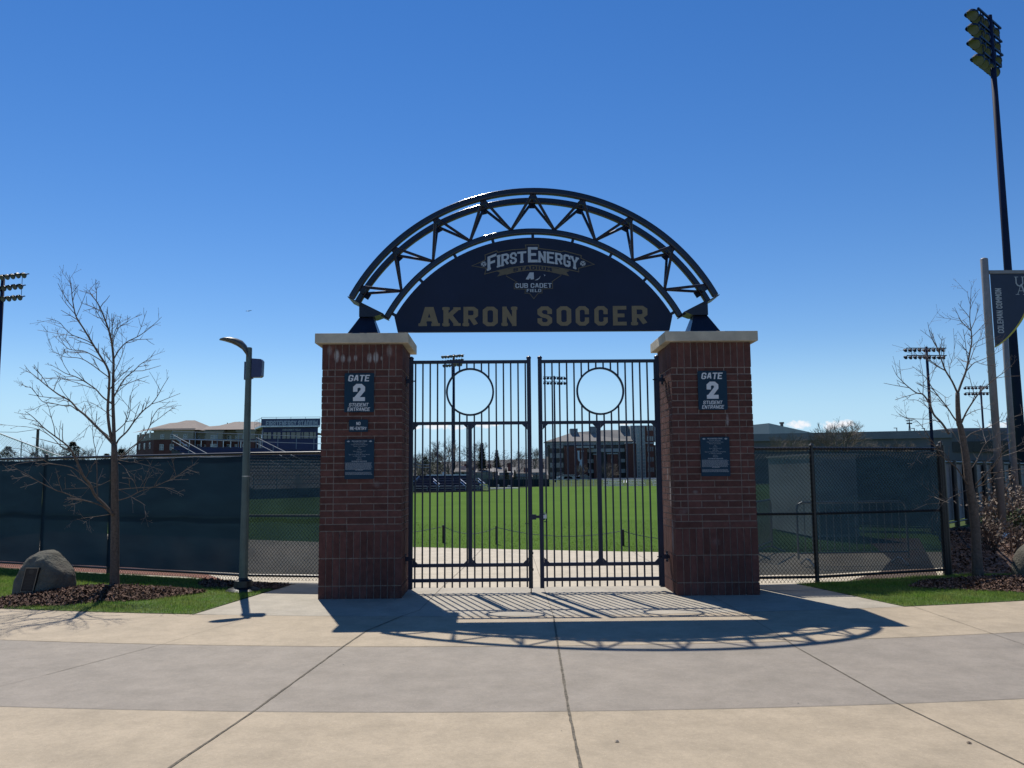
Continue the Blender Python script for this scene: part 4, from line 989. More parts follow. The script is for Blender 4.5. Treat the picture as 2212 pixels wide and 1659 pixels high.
young_tree((6.82, 1.55), c7,
 [(*L6((x, y))[0], r) for x, y, r in tr]+[(780,1590,.040),(770,1450,.034),(768,1340,.030)],
 [([(768,1350),(800,1260),(835,1170),(855,1080),(870,1000),(884,920),(880,840),(868,740),(872,640),(876,560),(880,475)], .026, .0035, 0, .2, 8),
  ([(770,1350),(725,1250),(670,1160),(640,1080),(605,980),(575,930),(545,860),(525,770)], .022, .0035, 0, -.3, 8),
  ([(700,1680),(640,1590),(575,1520),(540,1430),(485,1355),(440,1345),(400,1320),(345,1275),(310,1240),(270,1195),(235,1120)], .026, .0035, .1, .5, 8),
  ([(485,1355),(488,1260),(480,1160),(458,1060)], .009, .003, .4, .3, 7),
  ([(785,1600),(735,1540),(690,1470),(620,1380),(560,1300),(520,1230),(470,1180),(400,1125)], .018, .0035, 0, -.5, 9),
  ([(670,1160),(600,1120),(560,1090),(500,1060),(440,1035),(390,980),(340,940)], .011, .003, -.1, .3, 8),
  ([(882,840),(830,790),(795,750),(765,690),(745,645)], .010, .003, .1, -.2, 8), ([(880,820),(910,750),(925,690),(945,620)], .009, .003, .1, .4, 8),
  ([(872,620),(855,560),(850,515)], .006, .003, .1, .2, 6), ([(905,760),(940,720),(970,700)], .005, .003, .2, .3, 5),
  ([(845,1160),(900,1100),(960,1075),(1060,1030),(1150,975)], .012, .003, 0, .5, 7),
  ([(800,1590),(840,1500),(890,1420),(940,1350),(1000,1290),(1090,1215),(1180,1150),(1250,1070)], .020, .0035, 0, -.6, 8),
  ([(850,1130),(880,1050),(910,970),(945,900),(970,845)], .010, .003, 0, .3, 9), ([(875,980),(920,930),(985,895),(1040,880)], .008, .003, 0, -.4, 9),
  ([(870,900),(930,840),(985,780),(1045,715)], .009, .003, .1, .5, 6), ([(720,1240),(700,1150),(740,1000),(735,820)], .007, .003, 0, .3, 8),
  ([(560,1300),(620,1340),(680,1380),(720,1360)], .006, .003, -.3, -.6, 8), ([(840,1165),(800,1100),(765,1060)], .007, .003, 0, -.4, 7),
  ([(640,1590),(560,1560),(440,1555),(360,1550),(290,1512)], .009, .003, .1, .7, 7), ([(575,1520),(500,1440),(430,1400),(360,1400)], .008, .003, .1, -.4, 8),
  ([(800,1560),(880,1500),(990,1470),(1080,1500)], .009, .003, 0, .5, 8),
  (L6((1735,570),(1800,500),(1850,450),(1900,380),(1950,330),(2010,300),(2087,275)), .014, .003, 0, -.6, 7),
  (L6((1640,260),(1700,200),(1780,170),(1850,140),(1900,115),(1980,90),(2087,45)), .013, .003, 0, .6, 8),
  (L6((1700,590),(1660,540),(1600,450),(1540,400),(1480,350),(1440,280),(1400,225),(1350,150),(1300,100),(1240,90),(1180,58)), .016, .003, 0, -.7, 7),
  (L6((1700,600),(1640,620),(1560,660),(1500,675),(1450,660),(1390,650)), .008, .003, 0, -.8, 6), (L6((1560,660),(1500,700),(1380,708)), .005, .003, -.5, -.8, 5),
  (L6((1740,590),(1800,545),(1850,460),(1900,400),(1930,320),(1990,250)), .010, .003, 0, -.8, 7),
  (L6((1680,480),(1740,400),(1800,280),(1860,230),(1960,180)), .010, .003, 0, .5, 8), (L6((1665,330),(1610,250),(1560,180),(1480,150)), .008, .003, 0, .5, 8),
  (L6((1745,580),(1820,560),(1900,480),(2000,470),(2087,440)), .009, .003, 0, -.4, 6), (L6((1480,360),(1400,330),(1310,340)), .005, .003, -.5, -.8, 5),
 ], 'bare young tree on the right in front of the taupe banner posts', 23)

# ------------------------------------------------------------------ floodlight masts
def one_lamp():
    mb = MB(); mb.lathe((0,0,0), (0,0,1), [(0,.05),(.10,.09),(.20,.14),(.36,.27),(.44,.29)], 14); 
    mb.box((-.04,-.04,-.10),(.04,.04,0)); me = mb.build('tmp_lamp', M['navy'])
    g = MB(); g.lathe((0,0,.40), (0,0,1), [(0,.265),(.056,.272)], 14); v = MB()
    vs = []; 
    for k in range(9):                                   # visor
        a = pi*k/8; vs += [(.30*cos(a), .30*sin(a), .42), (.30*cos(a), .30*sin(a), .42+.26*sin(a))]
    mb2 = MB(); mb2.add(vs, [(2*k, 2*k+2, 2*k+3, 2*k+1) for k in range(8)])
    a = me.data; b = g.build('tmp', M['lens']).data; c = mb2.build('tmp', M['navy'], recalc=False).data
    for o in [o for o in COL.objects if o.name.startswith('tmp')]: bpy.data.objects.remove(o)
    return a, b, c
LA, LB, LC = one_lamp()
def mast(x, y, ztop, armang, rows, label, face, rowgap=1.15, base_r=.24, top_r=.14, s=1.0, tilt=-.75, wob=0.):
    t = thing('floodlight_mast', label, 'floodlight mast', (x, y, 0), group='stadium floodlight masts')
    MB().lathe((0,0,-.3), (0,0,1), [(0, base_r), (ztop*.5, (base_r+top_r)/2), (ztop+.5, top_r)], 14).build('pole', M['navymatte'], t, smooth=True)
    u = Vector((cos(armang), sin(armang), 0)); fd = Vector((cos(face), sin(face), tilt)).normalized()
    R_ = fd.to_track_quat('Z', 'Y').to_matrix()
    side = u
    yv = side.cross(fd); 
    Rm = Matrix((side, -fd.cross(side)*-1, fd)).transposed() if False else None
    for i, (n, sp_) in enumerate(rows):
        z = ztop-i*rowgap; hl = (n-1)*sp_/2
        mb = MB().bar(u*(-hl-.15)+Vector((0,0,z)), u*(hl+.15)+Vector((0,0,z)), .11); mb.build('crossarm', M['navy'], t)
        for k in range(n):
            d = (k-(n-1)/2)*sp_
            off = fd*.14; p = u*d+Vector((0,0,z))+off
            l = bpy.data.objects.new('floodlight', LA); COL.objects.link(l); l.parent = t
            q = Vector((fd.x, fd.y, fd.z+random.uniform(-.08,.08))).normalized().to_track_quat('Z', 'Y')
            l.matrix_local = Matrix.LocRotScale(p, q, Vector((s, s, s)))
            for me, nm in ((LB, 'lens'), (LC, 'visor')):
                g = bpy.data.objects.new(nm, me); COL.objects.link(g); g.parent = l
    if len(rows) > 1:
        for d in (-.35, .35):
            MB().bar(u*(rows[0][1]*rows[0][0]*d)+Vector((0,0,ztop)), u*(rows[0][1]*rows[0][0]*d)+Vector((0,0,ztop-(len(rows)-1)*rowgap)), .05).build('brace', M['navy'], t)
    return t
def topz(px, py, Y): p = at(px, py, Y); return p
p = at(2138, 45, 38.8); mast(p.x, 38.8, p.z+.15, radians(40), [(5,.85),(5,.85),(5,.85),(4,.85)], 'tall dark blue floodlight mast at the upper right, its lamps seen from below', radians(196), .92, .29, .15, 1.35, -.85)
p = at(7, 597, 97); mast(p.x, 97, p.z, radians(-18), [(10,.92),(9,.92),(9,.92)], 'floodlight mast with three rows of lamps cut by the left edge', radians(250), 1.45, .30, .24, 1.35, -.5)
p = at(980, 768, 173); mast(p.x, 173, p.z, radians(-28), [(8,.72),(8,.72),(7,.72)], 'floodlight mast seen above and through the left gate', radians(245), 1.0, .36, .26, 1.25, -.5)
p = at(1197, 814, 160); mast(p.x, 160, p.z, radians(12), [(7,.72),(7,.72)], 'floodlight mast seen through the bars at the left of the right gate', radians(75), 1.05, .22, .16, 1.1, -.5)
p = at(2001, 752, 100); mast(p.x, 100, p.z, radians(3), [(9,.66),(9,.66)], 'floodlight mast with two rows of lamps behind the right young tree', radians(100), 1.0, .22, .17, .95, -.5)
p = at(2118, 835, 140); mast(p.x, 140, p.z, radians(-2), [(9,.66),(9,.66)], 'lower distant floodlight mast just left of the banner post', radians(80), 1.1, .20, .16, .95, -.5)

# ------------------------------------------------------------------ banner sign at the right edge
YB = 9.0
pb = at(2168, 1165, YB); gz = 0.
bs = thing('banner_sign', 'tall taupe post with navy COLEMAN COMMON banner and yellow edge at the right edge', 'banner', (pb.x, YB, 0))
ztop = at(2143, 560, YB).z
MB().lathe((0,0,-.1), (0,0,1), [(0,.088),(ztop+.1,.088),(ztop+.115,.08),(ztop+.14,.02)], 24).build('post', M['post'], bs, smooth=True)
MB().lathe((0,0,0), (0,0,1), [(0,.22),(.05,.22),(.06,.16),(.12,.15)], 20).build('base_plate', M['galv'], bs)
def bp(px, py): q = at(px, py, YB-.1); return q.x-pb.x, q.z
def c7d(x, y): return ((3400+x/2.0743)/1.8228, (900+y/2.0743)/1.8228)
ex, ez = bp(*c7d(1320, 317)); sx_, sz_ = bp(*c7d(1085, 335))
wB = .76; z1 = sz_-.15
MB().box((.088, -.04, sz_-.085), (wB+.5, .04, sz_)).build('top_bar', M['post'], bs)
x0 = .125; zt_ = sz_-.088; zb_ = bp(*c7d(1130, 965))[1]
# the blade: straight inner edge, curved outer edge
out = []; yel = []
NB = 24
for i in range(NB+1):
    f = i/NB; z = zt_+(zb_-zt_)*f; xe = x0+1.02*(1-f**2.4)**.9+.012; out.append((xe, z))
pts = [(x0, zb_), (x0, zt_)]+out
mb = MB(); vs = []
for i, (x, z) in enumerate(out):
    xo = max(x0+.001, x-.055*min(1, (i/NB)*2.2)); vs += [(x0, -.012, z), (xo, -.012, z), (xo, .012, z), (x0, .012, z)]
mb.add(vs, [(4*i+k, 4*i+(k+1) % 4, 4*i+4+(k+1) % 4, 4*i+4+k) for i in range(NB) for k in range(4)]+[(0, 1, 2, 3), (4*NB+3, 4*NB+2, 4*NB+1, 4*NB)]); mb.build('banner_panel', M['banner'], bs)
mb = MB()
vs = []
for i, (x, z) in enumerate(out): vs += [(x-.055*min(1, (i/NB)*2.2)+.0005, -.0135, z), (x, -.0135, z), (x-.055*min(1, (i/NB)*2.2)+.0005, .0135, z), (x, .0135, z)]
mb.add(vs, [(4*i, 4*i+1, 4*i+5, 4*i+4) for i in range(NB)]+[(4*i+2, 4*i+6, 4*i+7, 4*i+3) for i in range(NB)]+[(4*i+1, 4*i+3, 4*i+7, 4*i+5) for i in range(NB)]); mb.build('yellow_edge', M['yellow'], bs)
mb = MB(); a0x, a0z = bp(*c7d(1172, 848)); a1x, a1z = bp(*c7d(1150, 482)); hgt = .155; xx = x0+.085
PB = lambda x, z, off: (xx+hgt-z if False else xx+(hgt-z), -.0135-off, x)
# text running upward, letter tops toward the post
word(mb, 'COLEMAN COMMON', a0z, a1z, 0, hgt, lambda x, z, off: (xx+hgt-z, -.0135-off, x), 1.25, .55, 1.8)
# serif monogram U over A
ux = xx+.47; uz = zt_-.02
def ser(pts, t): 
    for q in strip(pts, t, False): mb.add([(ux+c[0], -.0145-ZOFF[0]*.0003, uz+c[1]) for c in q], [(0,1,2,3)])
    ZOFF[0] = (ZOFF[0]+1) % 9
ser([(.03,-.06),(.13,-.06)], .012); ser([(.20,-.06),(.29,-.06)], .012); ser([(.07,-.06),(.07,-.22),(.10,-.27),(.15,-.29),(.20,-.27),(.235,-.22),(.235,-.06)], .028)
ser([(.19,-.24),(.09,-.50)], .014); ser([(.19,-.24),(.28,-.50)], .036); ser([(.12,-.41),(.25,-.41)], .012); ser([(.04,-.50),(.13,-.50)], .012); ser([(.22,-.50),(.32,-.50)], .012)
mb.build('lettering', mat('banner_letter', (.42, .44, .44), .5), bs, recalc=False)
p2 = gnd(2200, 1135); bs2 = thing('banner_post', 'second taupe banner post behind the navy banner at the right edge', 'post', (p2.x, p2.y, 0))
MB().lathe((0,0,-.1), (0,0,1), [(0,.085),(7.6,.085),(7.62,.02)], 20).build('post', M['post'], bs2, smooth=True)
MB().lathe((0,0,0), (0,0,1), [(0,.22),(.10,.22),(.11,.14),(.3,.13)], 16).build('base_plate', M['galv'], bs2)
MB().box((.08,-.04,7.0),(1.1,.04,7.1)).build('top_bar', M['post'], bs2)
q = at(2179, 898, 34); t = thing('flag_pole', 'short thick dark blue post between the taupe banner posts', 'post', (q.x, 34, 0))
MB().lathe((0,0,-.1), (0,0,1), [(0,.11),(q.z+.1,.10),(q.z+.11,.05)], 16).build('post', M['darkblue'], t, smooth=True)
MB().box((-.12,-.06,q.z-1.4),(.16,.06,q.z-.1)).build('plate', M['darkblue'], t)

# ------------------------------------------------------------------ shrubs
def shrub(px, py, h, w, label, seed, leafm='shrub', nst=26, lf=420):
    p = gnd(px, py); rnd = random.Random(seed); t = thing('shrub', label, 'shrub', (p.x, p.y, 0), group='dry winter shrubs')
    st = MB(); lf_ = MB()
    for i in range(nst):
        a = rnd.random()*6.28; lean = rnd.random()*.5; L = h*(.6+.45*rnd.random()); q = [Vector((rnd.gauss(0,.06), rnd.gauss(0,.06), 0))]; d = Vector((cos(a)*lean*w/h*1.6, sin(a)*lean*w/h*1.6, 1)).normalized()
        for k in range(4): d = (d+Vector((rnd.gauss(0,.12), rnd.gauss(0,.12), 0))).normalized(); q.append(q[-1]+d*L/4)
        st.tube(q, [.012,.010,.008,.006,.004], 4, cap=False)
        for k in range(3):
            b = q[2+rnd.randint(0,2)]; e = b+Vector((rnd.gauss(0,.12), rnd.gauss(0,.12), .10+.1*rnd.random())); st.tube([b, e], [.005,.003], 3, cap=False); q.append(e)
        for k in range(lf//nst):
            b = q[rnd.randint(2, len(q)-1)]; c = b+Vector((rnd.gauss(0,.045), rnd.gauss(0,.045), rnd.gauss(0,.045))); u = Vector((rnd.gauss(0,1), rnd.gauss(0,1), rnd.gauss(0,1))).normalized()*.026; v = u.cross(Vector((rnd.gauss(0,1), rnd.gauss(0,1), rnd.gauss(0,1)))).normalized()*.02
            lf_.add([c-u-v, c+u-v, c+u+v, c-u+v], [(0,1,2,3)])
    st.build('stems', M['shrubstem'], t, recalc=False); lf_.build('leaves', M[leafm], t, recalc=False)
shrub(2140, 1160, 1.0, .9, 'dry brown shrub nearest the right young tree trunk', 1, lf=260)
shrub(2178, 1150, 1.35, 1.2, 'tall dry shrub with pale seed heads at the banner post', 2, lf=620)
shrub(2205, 1145, 1.3, 1.2, 'dry shrub with pale seed heads at the right edge behind the banner post', 3, lf=560)
shrub(2140, 1188, .55, .5, 'small bare red stemmed shrub on the wood chips right of the young tree', 4, lf=130)
shrub(2196, 1196, .55, .6, 'low bare stemmed shrub just above the right edge boulder', 5, lf=120)
shrub(2208, 1160, .5, .6, 'small green leafed shrub at the right edge', 6, 'green', lf=700)

# ------------------------------------------------------------------ things inside the ground, seen through screens and gate
def barricade(x, y, rz, w, h, label):
    t = thing('crowd_barrier', label, 'barrier', (x, y, 0), rz, 'steel crowd barriers')
    r = .10
    fr = [(-w/2,0,.12),(-w/2,0,h-r),(-w/2+r*.3,0,h-r*.3),(-w/2+r,0,h),(w/2-r,0,h),(w/2-r*.3,0,h-r*.3),(w/2,0,h-r),(w/2,0,.12)]
    mb = MB().tube(fr, .019, 8); mb.tube([(-w/2,0,.22),(w/2,0,.22)], .016, 6); mb.build('frame', M['galv'], t)
    for k in range(14): xx_ = -w/2+w*(k+1)/15; MB().tube([(xx_,0,.22),(xx_,0,h)], .008, 5).build('bar', M['galv'], t)
    for s in (-1, 1): mb = MB().tube([(s*w*.42,-.28,.02),(s*w*.42,-.05,.12),(s*w*.42,.05,.12),(s*w*.42,.28,.02)], .016, 6); mb.build('foot', M['galv'], t)
p = gnd(1713, 1226); q = gnd(1870, 1200)
barricade((p.x+6.7)/2, 3.35, radians(4), 6.7-p.x-.3, 1.08, 'steel crowd barrier behind the screen of the right fence, right of its post')
barricade(4.55, 5.1, radians(62), 1.9, 1.05, 'second steel crowd barrier behind the right fence, closer to the pillar')
kx0 = at(1756, 1000, 9.0).x; kx1 = at(1849, 1000, 9.0).x
kk = thing('ticket_kiosk', 'large pale kiosk standing behind the screen of the right fence', 'kiosk', ((kx0+kx1)/2, 9.0, 0))
w = (kx1-kx0)/2; zk = at(1770, 985, 9.0).z; kw = mat('kiosk_white', (.66, .67, .66), .6, 0, .05, 2)
MB().box((-w, 0, .05), (w, 3.4, zk+.02)).build('wall', kw, kk)
MB().box((-w-.04, -.05, zk+.021), (w+.04, 3.45, zk+.06)).build('roof', kw, kk)
MB().box((-w+.12, -.02, .12), (w-.12, -.001, zk*.42)).build('lower_panel', M['fargrey'], kk)
fence([(kx1+.1, 12.6), (11.0, 11.3)], 'dark screened fence panel inside the ground, right of the pale kiosk', h=2.05, wire=.09, scr='screen_dense', dense=True)

# rope fence at the near edge of the field
stakes = [(1746,2145),(1745+210,2150),(2455,2145)]
pts = []
for (px, py, hz) in ((958, 1173, .42), (1073, 1176, .42), (1346, 1179, .36)):
    g = gnd(px, py); g.z = 0
    o = MB(); o.box((-.028,-.028,-.02),(.028,.028,hz)); s = o.build('rope_stake', M['black']); s.location = (g.x, g.y, 0); pts.append((g.x, g.y, hz-.03))
    tag(s, {958: 'short dark stake of the rope line behind the left gate, leftmost', 1073: 'short dark stake of the rope line behind the middle of the left gate', 1346: 'short dark stake of the rope line behind the right gate'}[px], 'stake', 'stakes of the low rope line')
allp = [(-4.6, 9.9, .33)]+pts+[(4.2, 7.4, .30)]
ch = MB()
for a, b in zip(allp[:-1], allp[1:]):
    a, b = Vector(a), Vector(b); P = [a+(b-a)*(i/24)-Vector((0,0,.16*(1-(i/12-1)**2))) for i in range(25)]
    ch.tube(P, .0085, 5, cap=False)
o = ch.build('rope', mat('pale_rope', (.22, .22, .20), .5, .3, .4, 30), recalc=False); tag(o, 'low sagging rope strung between the stakes along the near field edge', 'rope', None)

# ------------------------------------------------------------------ background vegetation
def bare_mesh(seed, levels=6, name='crown'):
    """a unit-height leafless tree, returned as trunk mesh and crown mesh"""
    rnd = random.Random(seed); tr_ = MB(); cr = MB()
    def grow(p, d, L, r, lev, cap_):
        n = 3; q = [p]; dd = d.copy()
        for i in range(n): dd = (dd+Vector((rnd.gauss(0,.10), rnd.gauss(0,.10), .05+rnd.gauss(0,.04)))).normalized(); q.append(q[-1]+dd*L/n)
        (tr_ if lev == levels else cr).tube(q if lev > 1 else [q[0], q[-1]], [r, r*.9, r*.8, r*.68] if lev > 1 else [r, r*.7], 6 if lev >= levels-1 else 3, cap=False)
        if lev == 0: return
        k = rnd.choice((3, 3, 4)) if lev > 1 else 4
        a0 = rnd.random()*6.28
        for j in range(k):
            f = 1 if j < 2 else .35+.55*rnd.random(); i = min(n-1, int(f*n*.999)); a = q[i]+(q[i+1]-q[i])*(f*n-i)
            an = .35+.50*rnd.random() if j else .12+.18*rnd.random(); th = a0+j*6.28/k+rnd.gauss(0,.3)
            x = dd.cross(Vector((0,0,1)) if abs(dd.z) < .9 else Vector((1,0,0))).normalized(); y = dd.cross(x)
            nd = (dd*cos(an)+(x*cos(th)+y*sin(th))*sin(an)).normalized()
            grow(a, nd, L*(.60+.2*rnd.random()), max(r*.60, .0011), lev-1, 0)
    grow(Vector((0,0,-.02)), Vector((0,0,1)), .26, .020, levels, 0)
    hgt = max(v[2] for v in cr.v); 
    for b in (tr_, cr): b.v = [(x/hgt, y/hgt, z/hgt) for x, y, z in b.v]
    return tr_, cr
BT = [bare_mesh(s) for s in (3, 8, 15)]
BTM = None
bt_meshes = []
for a, b in BT:
    A_ = a.build('tmp', M['bgbark'], recalc=False); B_ = b.build('tmp', M['bgbark'], recalc=False); bt_meshes.append((A_.data, B_.data)); bpy.data.objects.remove(A_); bpy.data.objects.remove(B_)
def bare_tree(px, ptop, Y, k, label, wide=1.0, zb=0.):
    p = at(px, ptop, Y); h = p.z-zb
    t = thing('bare_tree', label, 'tree', (p.x, Y, zb), random.random()*6, 'leafless trees beyond the stadium')
    for me, nm in zip(bt_meshes[k], ('trunk', 'crown')):
        o = bpy.data.objects.new(nm, me); COL.objects.link(o); o.parent = t; o.scale = (h*wide, h*wide, h)
for a in ((972, 940, 150, 0, 'large bare tree seen through the left gate, right of the floodlight pole', 1.0),
          (1046, 948, 165, 1, 'bare tree behind the tall conifer seen through the left gate', .95),
          (930, 965, 150, 2, 'bare tree at the far left of the view through the left gate', .9),
          (905, 972, 170, 0, 'faint bare tree close to the left pillar inside the gate view', .9),
          (1122, 968, 230, 1, 'thin bare tree seen between the two gates', .8),
          (1153, 962, 200, 2, 'bare tree close to the left end of the brick hall', .9),
          (1844, 898, 75, 1, 'big bare tree rising over the dark long building right of the gate', 1.25),
          (1790, 912, 78, 2, 'bare tree directly left of the biggest one at the dark building', 1.0),
          (1716, 925, 78, 0, 'bare tree with reddish twigs in front of the grey block beside the right pillar', 1.1),
          (1880, 940, 70, 0, 'low bare tree at the right of the big one before the dark building', 1.1),
          (1940, 945, 72, 1, 'low bare tree before the dark building left of the floodlight mast', 1.0),
          (1690, 940, 66, 2, 'low bare tree just beside the right pillar before the dark building', 1.0),
          (92, 948, 190, 0, 'bare tree behind the left fence beside the wooden pole', 1.1),
          (200, 962, 220, 1, 'thin bare tree just left of the left young tree trunk, far off', .9),
          (270, 960, 200, 2, 'bare tree between the left young tree and the apartment block', 1.0),
          (1310, 995, 112, 0, 'bare tree in front of the brick hall, behind the right gate', 1.1),
          (1258, 1000, 113, 2, 'bare tree in front of the left wing of the brick hall', .9)): bare_tree(*a)
def evergreen(px, ptop, Y, wr, label, seed, cone=True, n=2600):
    p = at(px, ptop, Y); h = p.z; rnd = random.Random(seed); t = thing('evergreen_tree', label, 'tree', (p.x, Y, 0), group='evergreen trees beyond the stadium')
    MB().lathe((0,0,-.1), (0,0,1), [(0,h*.022),(h*.8,h*.006)], 8).build('trunk', M['bgbark'], t)
    mb = MB(); tiers = []
    for i in range(60):
        z = h*(.10+.88*(i/60)**.9); tiers.append(z)
    for i in range(n):
        f = rnd.random()**.8; z0 = h*(.06+.92*f)
        R = h*wr*((1-f)**.85 if cone else sqrt(max(.02, 1-(2*f-.9)**2))*1.0); a = rnd.random()*6.28
        R *= .75+.28*sin(5*a+f*23)+.16*sin(11*a-f*41); r_ = R*sqrt(rnd.random())*.98
        c = Vector((r_*cos(a), r_*sin(a), z0-r_*.18)); s = h*.020*(.6+.8*rnd.random()); d = Vector((cos(a), sin(a), -.25+rnd.gauss(0,.25))).normalized(); e = d.cross(Vector((rnd.gauss(0,.4), rnd.gauss(0,.4), 1))).normalized()
        mb.add([c-e*s*.6, c+d*s*2.0, c+e*s*.6, c-d*s*.5], [(0,1,2,3)])
    mb.build('crown', M['needle'], t, recalc=False)
for i, a in enumerate(((1041, 955, 140, .20, 'tall conical conifer seen through the left gate'), (1073, 970, 150, .22, 'shorter conical conifer right of the tall one in the left gate'),
          (1093, 1010, 128, .28, 'small dark conifer before the houses, seen through the left gate'), (1112, 1014, 128, .26, 'smallest dark conifer beside the small one before the houses'))): evergreen(*a, seed=i)
for i, a in enumerate(((918, 985, 105, .45, 'broad dark evergreen above the small stand at the left of the gate view'), (948, 996, 107, .5, 'lower broad evergreen beside the left floodlight pole in the gate view'),
          (18, 962, 120, .42, 'dark round evergreen at the left edge behind the mesh railing'), (75, 975, 125, .5, 'dark evergreen under the wooden pole at the left'), (158, 952, 130, .36, 'upright dark evergreen left of the left young tree trunk'),
          (262, 968, 135, .45, 'dark evergreen just right of the left young tree trunk'), (230, 978, 140, .5, 'low dark evergreen behind the left young tree'))): evergreen(*a, seed=40+i, cone=False, n=3200)
# distant wooded ridge: rolling hill plus a dense band of leafless trees
mb = MB(); N = 160
vs = []
def hz(x): return 9+3.5*sin(x*.0042+.7)+2.2*sin(x*.011+2)+.9*sin(x*.03)
for i in range(N+1):
    x = -1100+2200*i/N
    for (y, f) in ((420, 0), (520, .62), (640, 1.0), (820, .3)): vs.append((x, y, -.2+hz(x)*f))
mb.add(vs, [(4*i+k, 4*i+4+k, 4*i+5+k, 4*i+1+k) for i in range(N) for k in range(3)])
struct('hills', mb, mat('hill_woods', (.040, .036, .032), .95, 0, .35, .05), smooth=True)
rnd = random.Random(77); v = []; f = []
for i in range(42000):
    x = rnd.uniform(-620, 620); y = rnd.uniform(300, 640); zb0 = hz(x)*(0 if y < 420 else min(1, (y-420)/220)); top = zb0+6.5+2.5*sin(x*.35+y)+1.5*sin(x*.9)
    z = zb0+(top-zb0)*rnd.random()**.7; s = .28+.5*rnd.random(); a = rnd.random()*3.14; o = len(v); w_ = s*.22
    dx, dz = cos(a)*s*2.2, sin(a)*s*2.2; v += [(x-dx, y, z-dz), (x+w_, y+.3, z-w_), (x+dx, y, z+dz)]; f.append((o, o+1, o+2))
mb = MB(); mb.v = v; mb.f = f; mb.mi = [0]*len(f); stuff('far_wood', mb, mat('far_wood_twigs', (.050, .042, .036), .95, 0, .3, .05, island=.35), 'far off brown leafless wood along the horizon', 'woodland')

# ------------------------------------------------------------------ buildings
def wallbox(t, name, m, a, b): return MB().box(a, b).build(name, m, t)
def win(t, x, z, w, h, y, frame=M['white'], glass=M['window'], fw=.09, nm='window', mull=True):
    o = MB(); o.box((x-w/2-fw, y-.06, z-fw), (x+w/2+fw, y-.002, z)); o.box((x-w/2-fw, y-.06, z+h), (x+w/2+fw, y-.002, z+h+fw))
    o.box((x-w/2-fw, y-.06, z), (x-w/2, y-.002, z+h)); o.box((x+w/2, y-.06, z), (x+w/2+fw, y-.002, z+h))
    if mull: o.box((x-.035, y-.05, z), (x+.035, y-.022, z+h)); o.box((x-w/2, y-.048, z+h*.5-.03), (x-.035, y-.02, z+h*.5+.03)); o.box((x+.035, y-.048, z+h*.5-.03), (x+w/2, y-.02, z+h*.5+.03))
    f = o.build(nm, frame, t)
    MB().box((x-w/2, y-.02, z), (x+w/2, y-.001, z+h)).build('pane', glass, f)
def q4(x, y): return ((x/2.765+500)/1.8228, (y/2.765+1600)/1.8228)
# apartment block behind the left fence
YA = 118.
ab = thing('apartment_building', 'apartment block with tan upper floor, brick below and brown hipped roof behind the left fence', 'building', (0, YA, 0))
X = lambda x, y=400, Y=YA: at(*q4(x, y), Y).x
Z = lambda y, x=700, Y=YA: at(*q4(x, y), Y).z
xl, xr = X(345), X(1800)
zr, ze, zm = Z(165), Z(285), Z(365)
wallbox(ab, 'brick_wall', M['farbrick'], (xl, 0, 0), (xr, 16, zm-.01)); wallbox(ab, 'tan_wall', M['tan'], (xl-.05, -.05, zm), (xr, 16, ze))
# left side wing runs back
bays = [(345, 760, 262), (905, 1075, 287), (1245, 1420, 287)]
for a, b, e in bays:
    wallbox(ab, 'bay_brick', M['farbrick'], (X(a)-.1, -1.6, 0), (X(b), -.01, zm-.015)); wallbox(ab, 'bay_siding', M['tan'], (X(a)-.15, -1.65, zm+.005), (X(b)+.05, -.06, Z(e)))
    wallbox(ab, 'cornice', M['tan'], (X(a)-.3, -1.9, Z(e)), (X(b)+.3, .2, Z(e)+.2))
wallbox(ab, 'cornice', M['tan'], (xl-.3, -.4, ze+.0), (xr, -.062, ze+.22))
def hip(t, x0, x1, y0, y1, z0, z1, inset, m=M['roof']):
    ym = (y0+y1)/2; mb = MB(); mb.add([(x0,y0,z0),(x1,y0,z0),(x1,y1,z0),(x0,y1,z0),(x0+inset,ym,z1),(x1-inset,ym,z1)], [(0,1,5,4),(1,2,5),(2,3,4,5),(3,0,4),(3,2,1,0)]); return mb.build('roof', m, t)
hip(ab, xl-.9, xr+2, -.9, 17, ze+.28, Z(188)+.2, 8)
hip(ab, xl-1.0, X(760)+1.0, -2.2, 12, ze+.30, Z(150)+.3, 3.2)
hip(ab, X(905)-.5, X(1500), -2.0, 12, ze+.31, Z(163)+.2, 2.6)
wx = [430, 555, 678]
for x in (430, 678): win(ab, X(x), Z(352), .5, Z(312)-Z(352), -1.65, fw=.05)
win(ab, X(555), Z(352), 1.0, Z(312)-Z(352), -1.65, fw=.05)
for x in (988,): win(ab, X(x), Z(360), .95, Z(325)-Z(360), -1.65, fw=.05)
for x in (775, 868, 1115, 1200): win(ab, X(x), Z(360), .5, Z(325)-Z(360), -.05, fw=.05)
for x in (425, 535, 678): win(ab, X(x), Z(475), .5, Z(418)-Z(475), -1.6, fw=.05)
for x in (770, 868, 1110, 1197): win(ab, X(x), Z(475), .5, Z(420)-Z(475), 0, fw=.05)
win(ab, X(988), Z(475), 1.0, Z(420)-Z(475), -1.6, fw=.05); win(ab, X(1320), Z(475), .6, Z(420)-Z(475), -1.6, fw=.05); win(ab, X(1320), Z(360), .6, Z(325)-Z(360), -1.65, fw=.05)
for z in (3.2, .8):
    for x in (425, 535, 678, 988): win(ab, X(x), z-.6, .5, 1.5, -1.6, fw=.05)
